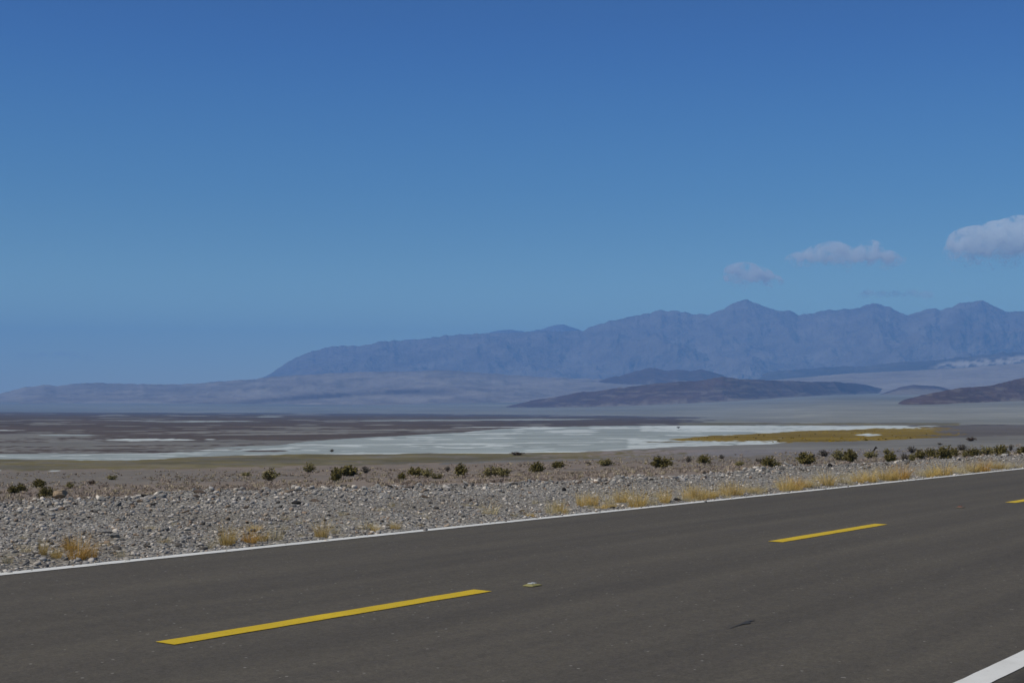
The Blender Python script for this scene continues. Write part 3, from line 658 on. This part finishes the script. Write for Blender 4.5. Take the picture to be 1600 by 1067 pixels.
for x0, x1, yt, yb, k, lab in [
    (12, 28, 757, 770.5, "dark", "dark bush at the far left of the plain, joined to a rounder one"), (25, 39, 754, 770, "dark", "round dark bush joined to the right of the leftmost bush"), (50, 71, 747, 762, "dark", "dark bush up behind the one beside the tan boulder"), (61, 82, 760, 778, "dark", "dark bush right beside the tan boulder"),
    (103, 117, 752, 763, "olive", "small olive bush up and right of the tan boulder"), (137, 149, 749, 757.5, "brown", "small brown ball-shaped bush near the boulder"), (167, 183, 741.5, 749.5, "olive", "flat small bush right of the brown ball-shaped one"),
    (377, 391, 737, 744, "olive", "tiny low bush left of the lone scraggly bush"), (410, 433, 731, 751, "olive", "lone scraggly olive bush at left of the paired dark bushes"), (475, 491, 722, 738, "olive", "small upright bush left of the paired dark bushes, high on the plain"), (516, 533, 729, 753, "dark", "tall narrow dark bush in front of a wide dark one"), (529, 560, 726, 744, "dark", "wide dark bush behind a tall narrow one"), (564, 580, 727, 739, "grey", "greyish twiggy bush right of the wide dark one"),
    (621, 635, 737, 750, "dark", "small compact dark bush left of a long low one"), (636, 661, 728.5, 744.5, "dark", "dark half of the long low double bush"), (658, 678, 731, 746, "olive", "olive half of the long low double bush"), (676, 690, 738, 748, "olive", "faint thin bush trailing off the long low double bush"), (694, 704, 727, 736.5, "grey", "small grey bush left of the round dark bush above the gravel centre"), (711, 729, 725, 744, "dark", "round dark bush standing alone left of the light olive pair"),
    (756, 782, 727, 745, "olive", "light olive sprawling bush, larger of its pair"), (778, 798, 730, 745, "olive", "light olive bush, smaller of its pair"), (829, 850, 721, 738, "dark", "compact dark bush with a round top beside the pale track"), (863, 882, 719.5, 731.5, "dark", "dark bush right of the compact round-topped one"), (914, 924, 720, 726.5, "grey", "tiny grey bush between two flat-topped bushes"),
    (933, 956, 716, 728, "olive", "low wide olive bush left of the biggest mid plain bush"), (1016, 1048, 713, 731.5, "dark", "biggest dark bush of the middle plain, below the salt's right end"), (1071, 1081, 711, 722.5, "grey", "narrow grey bush between two dark ones below the marsh tip"), (1091, 1110, 710, 725, "dark", "upright dark bush right of the narrow grey one"), (1123, 1133, 709, 717, "grey", "little grey bush high on the pale plain below the marsh"),
    (1149, 1163, 719, 727.5, "olive", "faint olive bush left of the dark bush with a tail"), (1178, 1193, 715, 723, "grey", "faint grey bush behind the dark bush with a tail"), (1192, 1210, 713, 730, "dark", "dark bush with a tail above the white slanted stone"), (1205, 1220, 720, 729.5, "olive", "low tail of the dark bush above the white slanted stone"),
    (1246, 1273, 706, 727, "dark", "large leafy dark bush below the middle of the marsh"), (1279, 1297, 701.5, 713, "grey", "pale grey bush behind and right of the large leafy one"), (1302, 1321, 701, 719.5, "olive", "left one of two olive bushes above the dark upright stone"), (1318, 1338, 701, 722, "dark", "right one of two olive bushes, darker and lower"),
    (1348, 1373, 704, 716, "olive", "thin olive bush around the foot of the leaning black stump"), (1379, 1391, 699.5, 709, "olive", "small bush peeping over the dark cone-shaped one"), (1381, 1401, 705, 722, "dark", "dark cone-shaped bush right of the leaning stump"), (1406, 1421, 706, 719, "grey", "ghostly grey bush right of the dark cone-shaped one"), (1417, 1433, 696, 708, "grey", "bare twiggy grey bush high above its neighbours"), (1420, 1431, 706, 720, "olive", "narrow olive bush below the bare twiggy one"),
    (1430, 1446, 703, 717, "dark", "mid-dark bush left of a neat round one"), (1446, 1463, 700.5, 715, "dark", "neat round dark bush left of the biggest right-hand bush"), (1466, 1488, 697, 717, "dark", "biggest and darkest of the right-hand bushes"), (1484, 1498, 698.5, 713, "dark", "dark bush touching the right of the biggest right-hand one"), (1495, 1512, 693, 705, "grey", "grey bush behind and right of the biggest right-hand one"),
    (1503, 1514, 702, 714, "olive", "small olive bush at the left of a low brownish one"), (1511, 1530, 700, 713, "dark", "low dark bush between the grey one and an olive one"), (1530, 1550, 696, 711.5, "olive", "rounded olive bush left of the last dark one"), (1554, 1574, 695, 712, "dark", "very dark bush over the white stone near the right edge"), (1575, 1583, 693, 704, "grey", "narrow grey bush between the last two dark ones"), (1588, 1611, 697, 710, "dark", "bush cut off by the right edge of the picture"),
    (1511, 1524, 682.5, 689, "brown", "dark ball bush far out on the pale plain at right"), (797, 818, 705.5, 711, "brown", "low dark mound of brush on the edge of the salt"), (515, 522, 701, 706, "grey", "lone speck of a bush out on the salt"), (1057, 1063, 666, 669, "grey", "tiny lone bush far out on the white salt"), (1464, 1472, 691, 695, "grey", "tiny grey bush on the pale plain left of the dark ball bush")]:
    bush(x0, x1, yt, yb, k, lab, BG)
# leaning dead stump
x, y, z = on_shoulder(1362, 713)
k = y / F
bm = bmesh.new()
def tube(bm, P, rads, seg=7):
    rings = []
    for i, p in enumerate(P):
        dirv = (P[min(i + 1, len(P) - 1)] - P[max(i - 1, 0)]).normalized(); u = dirv.cross(Vector((0, 1, 0))).normalized(); v = dirv.cross(u)
        rings.append([bm.verts.new(p + (u * math.cos(q * 2 * math.pi / seg) + v * math.sin(q * 2 * math.pi / seg)) * rads[i] * random.uniform(.85, 1.15)) for q in range(seg)])
    for r0, r1 in zip(rings, rings[1:]):
        for q in range(seg): bm.faces.new((r0[q], r0[(q + 1) % seg], r1[(q + 1) % seg], r1[q]))
    bm.faces.new(rings[-1]); bm.faces.new(rings[0][::-1])
tube(bm, [Vector((-4 * k, 0, -2 * k)), Vector((-1 * k, 0, 4 * k)), Vector((3 * k, 0, 9 * k)), Vector((6 * k, 0, 13.5 * k)), Vector((7 * k, .0, 15.5 * k))], [2.2 * k, 1.9 * k, 1.5 * k, 1.2 * k, 1.0 * k])
tube(bm, [Vector((5 * k, 0, 12.5 * k)), Vector((8 * k, .02, 13.4 * k)), Vector((9.5 * k, .03, 13.2 * k))], [1.0 * k, .8 * k, .5 * k])
me = bpy.data.meshes.new("dead_stump"); bm.to_mesh(me); bm.free()
o = link_mesh("dead_stump", me, simple("charred_wood", (.035, .03, .028), .3, 12)); o.location = (x, y, z)
tag(o, "leaning black dead stump standing among the bushes of the plain", "stump")

# low dry scrub over the plain: nobody could count it
N = 9500
px = rng.uniform(-400, 1900, N); t = rng.uniform(0, 1, N) ** .8
p1 = np.interp(px, [p[0] for p in _cp], [p[1] for p in _cp]); p0 = np.interp(px, [0, 600, 1000, 1600], [738, 730, 714, 694])
py = p0 + (p1 - p0) * t
QV, QF, QT = [], [], []; nq = 0
GZ_IDX = None
for i in range(N):
    if vnoise(px[i] / 70, py[i] / 7, 91) * .6 + .4 * vnoise(px[i] / 20, py[i] / 3, 92) < .36: continue
    try: x, y, z = hit(px[i], py[i])
    except ValueError: continue
    s_, d_ = sd_of(x, y)
    if d_ < float(crest(s_)) + .8: continue
    w = rng.uniform(.06, .24) ; h = w * rng.uniform(.3, .6); nb = 22
    a = rng.uniform(0, 6.28, nb); r = w * .5 * np.sqrt(rng.uniform(0, 1, nb))
    c = np.stack([x + r * np.cos(a) * .5, y + r * np.sin(a) * .5, np.full(nb, z - .01)], -1)
    tp = np.stack([x + r * np.cos(a) * 1.3, y + r * np.sin(a) * 1.3, z + h * rng.uniform(.5, 1, nb)], -1)
    ex = np.stack([np.cos(a + 1.3), np.sin(a + 1.3), np.zeros(nb)], -1) * w * .045
    QV.append(np.stack([c - ex, c + ex, tp + ex * .7, tp - ex * .7], 1).reshape(-1, 3)); QF.append(nq + np.arange(nb * 4).reshape(-1, 4)); nq += nb * 4
    base = np.array([(.54, .44, .35), (.60, .50, .39), (.44, .35, .29), (.58, .49, .33)][rng.integers(0, 4)])
    QT.append(np.repeat((base * rng.uniform(.75, 1.25))[None], nb * 4, 0))
tag(link_mesh("scrub", mesh_np("scrub", np.concatenate(QV), np.concatenate(QF), np.concatenate(QT)), attr_mat("dry_scrub", (4.0,), .15)), kind="stuff", label="low brownish dry scrub dotted over the plain behind the gravel", cat="scrub")

# tar smear on the near lane
s0, d0 = sd_of(*flat(1136, 983)); s1, d1 = sd_of(*flat(1178, 969))
tt = np.linspace(0, 1, 40); wd = .015 * np.sin(np.pi * tt) ** .6 * (.35 + 1.3 * smooth(.45, .8, tt)) * (.5 + vnoise(tt * 14, tt * 0, 12))
cen = d0 + (d1 - d0) * tt + .02 * (vnoise(tt * 6, tt * 0 + 4, 14) - .5)
v = np.stack([np.r_[s0 + (s1 - s0) * tt] * 1.0, cen - wd, np.full(40, .004)], -1); v2 = v.copy(); v2[:, 1] = cen + wd
tag(road_obj("tar_mark", mesh_np("tar_mark", np.r_[v, v2], grid_faces(2, 40)), simple("tar", (.062, .060, .057), .2, 30, .7)), kind="structure")

# ------------------------------------------------------------------ raised lane markers on the centre line
MT_MY = simple("marker_yellow", (.36, .33, .13), .2, 40, .5); MT_MW = simple("marker_lens", (.75, .74, .68), .08, 40, .2); MT_MR = simple("marker_weathered", (.20, .15, .10), .3, 40, .6); MT_RED = simple("marker_amber", (.42, .11, .03), .2, 40, .4)
def marker(px, py, label, body_mat, lens_mat, wpx):
    x, y = flat(px, py); o = bpy.data.objects.new("lane_marker", None); COL.objects.link(o); o.location = (x, y, .004); o.rotation_euler = (0, 0, ROADROT); o.empty_display_size = .05
    w = wpx * y / F
    bm = bmesh.new(); bmesh.ops.create_cube(bm, size=1)
    for v in bm.verts:
        top = v.co.z > 0
        v.co.x *= w * (.55 if top else 1.0); v.co.y *= .09 * (.7 if top else 1.0); v.co.z = .0095 if top else -.001
    bmesh.ops.bevel(bm, geom=bm.edges[:], offset=.004, segments=2, affect='EDGES')
    me = bpy.data.meshes.new("body"); bm.to_mesh(me); bm.free(); link_mesh("body", me, body_mat, o)
    for q in (-1, 1):
        bm = bmesh.new(); bmesh.ops.create_cube(bm, size=1)
        for v in bm.verts:
            up_ = v.co.z > 0; out = v.co.y
            v.co.x = w * .08 + q * w * .13 + v.co.x * w * .20; v.co.y = .012 + v.co.y * .04; v.co.z = .0150 if up_ else .008
        bmesh.ops.bevel(bm, geom=bm.edges[:], offset=.003, segments=2, affect='EDGES')
        me = bpy.data.meshes.new("reflector"); bm.to_mesh(me); bm.free(); link_mesh("reflector", me, lens_mat, o)
    tag(o, label, "road marker", "raised markers on the centre line")
marker(832, 915, "yellow raised road marker with two white lenses, just right of the longer dash", MT_MY, MT_MW, 31)
marker(1501, 793, "worn brownish raised road marker between the second dash and the right edge", MT_MR, MT_RED, 18)

# ------------------------------------------------------------------ hills and mountains
def hill_mat(name, c0, c1, c2=None, scale=.002, bumpd=30):
    m, n, l, b = new_mat(name, .98); b.inputs["Specular IOR Level"].default_value = 0; co = objco(n)
    a = n.new("ShaderNodeAttribute"); a.attribute_name = "tone"
    f = noise(n, l, co, scale, 8, .65)
    c = mixn(n, l, c0, c1, ramp1(n, l, f, .35, .65))
    if c2: c = mixn(n, l, c, c2, a.outputs["Fac"])
    set_base(n, l, b, c)
    if bumpd: bump(n, l, b, noise(n, l, co, scale * 5, 6, .6), 1.0, bumpd)
    return m
def crest_range(name, crest_pts, foot_pts, Dfoot, depth, mat, amp, wl, seed, taper=.05, shape=.9, jag=1.0, step=3, rows=56, tonef=None, x_range=None):
    """a ridge as a height field: foot and skyline given by bearing, with spurs, gullies and a back slope"""
    x0, x1 = (crest_pts[0][0], crest_pts[-1][0])
    px = np.arange(x0, x1 + .1, step); yc = lerp_pts(px, crest_pts); yf = lerp_pts(px, foot_pts)
    ends = smooth(0, 1, np.minimum((px - x0), (x1 - px)) / (taper * (x1 - x0)))
    if Dfoot is None:
        D_f = np.array([hit(a, b_)[1] for a, b_ in zip(px[::8], yf[::8])]); D_f = np.interp(px, px[::8], D_f); k_ = np.ones(61) / 61; D_f = np.convolve(np.pad(D_f, 30, mode='edge'), k_, 'valid')
    else: D_f = lerp_pts(px, Dfoot) if isinstance(Dfoot, list) else np.full(len(px), float(Dfoot))
    D_c = D_f + depth
    def zat(px, py, D):
        v = ray(px, py); return CAM_H + v[..., 2] / v[..., 1] * D
    zc = zat(px, yc, D_c); zf = np.minimum(zat(px, yf, D_f), ground_z((px - 800) / F * D_f, D_f)) - 3
    zc = zc + (fbm(px / 8, px * 0, seed, 5) - .5) * jag * D_c / F * 3.2
    zc = zf + (zc - zf) * ends
    tb = np.r_[np.linspace(0, 1, rows), np.linspace(1.05, 1.9, 14)]
    V = []; T = []
    for t in tb:
        D = D_f + depth * t; X = (px - 800) / F * D
        wx = X + 300 * (fbm(X / (wl * 2), D / (wl * 2), seed + 9, 2) - .5); 
        if t <= 1:
            base = zf + (zc - zf) * (t ** (1 / shape) * .75 + .25 * t * t * (3 - 2 * t))
            w = (4 * t * (1 - t)) ** .7
            z = base + (zc - zf) * amp * w * (.6 * ridged((wx + .5 * D) / (wl * 1.5), (D - .35 * X) / (wl * 1.1), seed + 2, 4) + .4 * ridged(wx / (wl * .5), D / (wl * .55), seed, 4) - .55)
        else:
            q = (t - 1) / .9; z = zc * (1 - q) ** 1.2 + zf * (1 - (1 - q) ** 1.2) - (zc - zf) * .5 * q
            z = z + (zc - zf) * amp * .6 * q * (ridged(wx / wl, D / (wl * 1.6), seed, 4) - .55)
        V.append(np.stack([X, D, z], -1)); T.append(np.zeros(len(px)) if tonef is None else tonef(*project(V[-1]), t, X, D))
    V = np.stack(V); T = np.stack(T).reshape(-1)
    me = mesh_np(name, V.reshape(-1, 3), grid_faces(len(tb), len(px)), np.repeat(T[:, None], 3, 1), True)
    return tag(link_mesh(name, me, mat), kind="structure")
MT_FARM = hill_mat("far_mountain_rock", (.21, .17, .155), (.36, .315, .285), (.50, .47, .43), .0022, 90)
MT_MIDM = hill_mat("bench_rock", (.085, .07, .07), (.16, .135, .125), (.52, .48, .43), .003, 20)
MT_FOOT = hill_mat("foothill_soil", (.24, .21, .20), (.40, .365, .335), (.13, .105, .105), .0022, 20)
MT_DARK = hill_mat("dark_hill_rock", (.085, .054, .050), (.150, .100, .090), (.26, .225, .19), .006, 10)
A_CR = [(395, 592), (410, 589), (425, 583), (440, 572), (460, 560), (490, 548), (520, 541), (560, 540), (600, 533), (650, 530), (690, 525), (730, 522), (760, 521), (800, 520), (850, 517), (910, 517), (930, 508), (960, 500), (990, 494), (1018, 489), (1032, 484), (1045, 487), (1060, 486), (1085, 491), (1105, 492), (1130, 484), (1145, 475), (1153, 470), (1162, 468), (1172, 470), (1180, 473), (1200, 481), (1215, 485), (1235, 486), (1252, 493), (1270, 489), (1300, 484), (1330, 483), (1345, 480), (1365, 474), (1385, 478), (1400, 485), (1420, 492), (1440, 486), (1455, 481), (1470, 484), (1490, 479), (1500, 473), (1512, 474), (1522, 471), (1535, 470), (1550, 476), (1572, 487), (1600, 486), (1700, 470), (1850, 500), (2050, 540), (2300, 600)]
def white_patch(px, py, t, X, D):
    a = smooth(1445, 1475, px) * smooth(0, 7, py - lerp_pts(px, [(1440, 572), (1480, 562), (1600, 552), (1800, 548)])) * (1 - smooth(0, 5, py - lerp_pts(px, [(1440, 574), (1500, 572), (1600, 566), (1800, 560)])))
    return a * smooth(.35, .6, fbm(px / 10, py / 2.5, 17, 3))
crest_range("distant_mountains", [(640, 600), (700, 532), (760, 520), (795, 514), (820, 519), (850, 513), (868, 507), (880, 507), (895, 511), (910, 518), (940, 519), (1050, 560), (1100, 600)], [(600, 606), (1100, 606)], 18500, 2200, MT_FARM, .35, 1400, 3)
crest_range("mountain_range", A_CR, [(380, 600), (2300, 606)], [(380, 12500), (2300, 11000)], 4200, MT_FARM, .62, 1300, 7, taper=.008, shape=.72, jag=1.3, step=2, rows=90, tonef=lambda px, py, t, X, D: np.clip(.55 * smooth(.42, .05, t + .25 * (fbm(px / 40, px * 0 + t * 4, 67, 4) - .5)) + .25 * smooth(.55, .75, fbm(px / 30, py / 6, 69, 4)), 0, 1))
crest_range("badlands", [(1150, 596), (1200, 580), (1250, 577), (1300, 573), (1350, 572), (1400, 566), (1450, 564), (1500, 558), (1560, 552), (1700, 545), (1900, 560), (2200, 600)], [(1150, 598), (1400, 590), (1600, 582), (2200, 600)], 9800, 1500, MT_MIDM, .5, 420, 23, jag=1.2, tonef=white_patch)
crest_range("low_ridge", [(880, 606), (930, 597), (950, 591), (970, 587), (990, 581), (1005, 577), (1020, 575), (1040, 579), (1060, 578), (1078, 580), (1095, 577), (1115, 582), (1130, 587), (1150, 592), (1200, 603), (1230, 606)], [(880, 607), (1230, 607)], 9000, 700, MT_DARK, .3, 260, 29, taper=.06, jag=.9, tonef=lambda px, py, t, X, D: smooth(.62, .40, t + .3 * (fbm(px / 12, py / 4, 59, 3) - .5)))
crest_range("bench", [(1130, 604), (1180, 596), (1250, 590), (1320, 584), (1400, 580), (1500, 575), (1600, 567), (1750, 560), (2000, 575), (2300, 610)], [(1130, 608), (2300, 612)], 7600, 1700, MT_FOOT, .12, 700, 31, jag=.4)
def streak(px, py, t, X, D):
    y1 = lerp_pts(px, [(280, 632), (400, 627), (520, 618), (640, 611), (720, 611)])
    return (smooth(5.5, 1.5, np.abs(py - y1)) * smooth(280, 420, px) * (1 - smooth(680, 730, px)) * .75 + .4 * smooth(.5, .7, fbm(px / 40, py / 4, 41, 3)))
crest_range("foothills", [(-900, 642), (-300, 636), (-100, 622), (0, 615.5), (20, 610), (40, 605), (70, 601), (90, 603), (115, 600), (150, 598), (220, 600), (280, 600.5), (330, 597), (400, 592), (430, 588), (480, 585), (560, 581), (640, 580), (700, 578), (760, 583), (850, 589), (950, 593), (1050, 595), (1200, 600), (1400, 612)], [(-900, 643), (0, 637), (600, 634), (1000, 632), (1400, 622)], [(-900, 8200), (0, 8200), (900, 7600), (1400, 7000)], 2600, MT_FOOT, .38, 620, 37, jag=.7, shape=1.0, tonef=streak)
def talus(px, py, t, X, D):
    return np.clip(.5 * smooth(.58, .75, fbm(px / 22, py / 3, 47, 3)) + .9 * smooth(.30, .02, t + .35 * (fbm(px / 9, px * 0 + t * 3, 57, 3) - .5)), 0, 1)
crest_range("dark_hill", [(770, 637), (800, 633), (830, 626), (880, 618), (905, 613), (930, 611), (965, 606), (1000, 603), (1025, 599), (1050, 597), (1075, 596), (1100, 594), (1118, 590), (1130, 589), (1160, 592), (1200, 594), (1250, 596), (1310, 597), (1340, 599), (1370, 605), (1400, 610), (1430, 614)], [(770, 638), (850, 637), (1000, 634), (1150, 627), (1250, 620), (1390, 614), (1430, 614)], None, 420, MT_DARK, .30, 190, 43, jag=.7, step=2, tonef=talus)
crest_range("dark_knoll", [(1350, 608), (1375, 606), (1400, 603.5), (1430, 601.5), (1460, 602.5), (1490, 604), (1530, 608)], [(1350, 609), (1530, 609)], 6400, 400, MT_DARK, .3, 200, 49, taper=.4, jag=.4, step=2, tonef=lambda px, py, t, X, D: smooth(.80, .50, t + .3 * (fbm(px / 12, py / 4, 59, 3) - .5)))
crest_range("dark_slope", [(1380, 633), (1400, 628), (1420, 622), (1460, 613), (1500, 606), (1550, 602), (1575, 596), (1600, 590), (1700, 572), (1850, 565), (2000, 590), (2100, 624)], [(1380, 634), (1420, 634), (1500, 631), (1600, 626), (2100, 626)], None, 420, MT_DARK, .35, 170, 53, jag=.6, step=2, tonef=talus)
# ground to the horizon all round, under the mapped plain
me = mesh_np("desert_floor", [(-90000, -90000, -16), (90000, -90000, -16), (90000, 90000, -16), (-90000, 90000, -16)], [(0, 1, 2, 3)])
tag(link_mesh("desert_floor", me, simple("desert_floor_soil", (.17, .15, .14), .1, .001)), kind="structure")
# slope on the near side of the road, so that the ground goes on behind the camera
xs, ys = xy_of(*np.meshgrid(np.linspace(-3000, 3000, 60), np.r_[np.linspace(-3000, -61, 30), -59.5]))
tag(link_mesh("upper_plain", mesh_np("upper_plain", np.stack([xs, ys, -.08 + 0 * xs], -1).reshape(-1, 3), grid_faces(*xs.shape)), MT_GRAVEL), kind="structure")

# ------------------------------------------------------------------ clouds beyond the mountains
def cloud_mat(name, dens, thr, scale, hgt):
    m = bpy.data.materials.new(name); m.use_nodes = True; n, l = m.node_tree.nodes, m.node_tree.links
    n.remove(n["Principled BSDF"]); out = n["Material Output"]
    v = n.new("ShaderNodeVolumePrincipled"); v.inputs["Color"].default_value = (.94, .985, 1, 1); v.inputs["Anisotropy"].default_value = 0
    co = objco(n)
    f1 = noise(n, l, co, scale * .55, 3, .55); f2 = noise(n, l, co, scale * 2.2, 6, .65)
    ad = n.new("ShaderNodeMath"); ad.operation = 'MULTIPLY_ADD'; l.new(f2, ad.inputs[0]); ad.inputs[1].default_value = .55; l.new(f1, ad.inputs[2])
    sp = n.new("ShaderNodeSeparateXYZ"); l.new(co, sp.inputs[0])
    mz = n.new("ShaderNodeMapRange"); l.new(sp.outputs["Z"], mz.inputs[0]); mz.inputs[1].default_value = -hgt * .8; mz.inputs[2].default_value = hgt * .25; mz.inputs[3].default_value = -.24; mz.inputs[4].default_value = .04
    a2 = n.new("ShaderNodeMath"); l.new(ad.outputs[0], a2.inputs[0]); l.new(mz.outputs[0], a2.inputs[1])
    mr = n.new("ShaderNodeMapRange"); mr.interpolation_type = 'SMOOTHSTEP'; l.new(a2.outputs[0], mr.inputs[0]); mr.inputs[1].default_value = thr + .25; mr.inputs[2].default_value = thr + .47; mr.inputs[3].default_value = 0; mr.inputs[4].default_value = dens
    l.new(mr.outputs[0], v.inputs["Density"]); l.new(v.outputs[0], out.inputs["Volume"])
    m.cycles.volume_step_rate = .5
    return m
def cloud(px0, px1, yt, yb, label, dens, thr, seed, puffs, D=26000):
    k = D / F; w = (px1 - px0) * k; h = (yb - yt) * k
    v = ray((px0 + px1) / 2, (yt + yb) / 2); c = v / v[1] * D
    bm = bmesh.new(); rg = random.Random(seed)
    for (u, vv, r) in puffs:
        for q in range(5):
            rr = r * h * rg.uniform(.7, 1.15)
            mt = Matrix.Translation(((u - .5) * w + rg.gauss(0, r * h * .4), rg.gauss(0, h * .3), (vv - .5) * h + rg.gauss(0, r * h * .15))) @ Matrix.Diagonal((rr * 1.25, rr * 1.2, rr * .8, 1))
            bmesh.ops.create_icosphere(bm, subdivisions=3, radius=1, matrix=mt)
    me0 = bpy.data.meshes.new("cloud"); bm.to_mesh(me0); bm.free()
    o = bpy.data.objects.new("cloud", me0); COL.objects.link(o); md = o.modifiers.new("remesh", 'REMESH'); md.mode = 'VOXEL'; md.voxel_size = h / 16
    me = bpy.data.meshes.new_from_object(o.evaluated_get(bpy.context.evaluated_depsgraph_get())); o.modifiers.clear(); o.data = me
    me.materials.clear(); me.materials.append(cloud_mat("cloud_vapour", dens, thr, 4.2 / min(h, 42 * k), h / 2)); o.location = c
    return tag(o, label, "cloud", "small clouds over the mountains")
cloud(1142, 1196, 417, 466, "small tattered white cloud over the highest mountain peak", .009, .540, 1, [(.15, .5, .4), (.35, .7, .5), (.5, .7, .5), (.65, .55, .5), (.85, .45, .4)])
cloud(1244, 1420, 388, 432, "long flat white cloud, widest of the row over the mountains", .009, .52, 2, [(.06, .5, .4), (.18, .6, .5), (.3, .65, .5), (.42, .75, .5), (.54, .7, .5), (.66, .75, .5), (.76, .55, .4), (.9, .55, .25), (.3, .3, .3), (.5, .25, .3)])
cloud(1478, 1680, 358, 432, "bright heaped white cloud at the right edge of the sky", .009, .49, 3, [(.08, .2, .25), (.22, .6, .45), (.3, .75, .4), (.4, .6, .45), (.52, .72, .45), (.65, .65, .45), (.8, .6, .45), (.3, .3, .35), (.55, .3, .35), (.9, .3, .35)])
cloud(1340, 1458, 450, 472, "faint wispy cloud low over the mountains under the long flat one", .0022, .40, 4, [(.1, .5, .4), (.3, .5, .4), (.5, .6, .4), (.7, .5, .4), (.9, .5, .4)])
cloud(30, 150, 546, 566, "barely visible wisp of cloud low in the sky at the left", .0012, .40, 5, [(.1, .4, .4), (.3, .6, .4), (.5, .6, .4), (.7, .45, .4), (.9, .4, .4)])

# ------------------------------------------------------------------ the dry valley air
HAZE_TOP = 1340
bm = bmesh.new(); bmesh.ops.create_cube(bm, size=1, matrix=Matrix.Translation((0, 10500, (HAZE_TOP - 17) / 2)) @ Matrix.Diagonal((44000, 27000, HAZE_TOP + 17, 1)))
me = bpy.data.meshes.new("haze"); bm.to_mesh(me); bm.free()
m = bpy.data.materials.new("valley_air"); m.use_nodes = True; n, l = m.node_tree.nodes, m.node_tree.links
n.remove(n["Principled BSDF"]); v = n.new("ShaderNodeVolumePrincipled"); l.new(v.outputs[0], n["Material Output"].inputs["Volume"])
v.inputs["Color"].default_value = (.185, .455, .92, 1); v.inputs["Density"].default_value = 8.8e-5; v.inputs["Anisotropy"].default_value = 0.0
tag(link_mesh("haze", me, m), kind="stuff", label="thin blue haze filling the valley air", cat="haze")
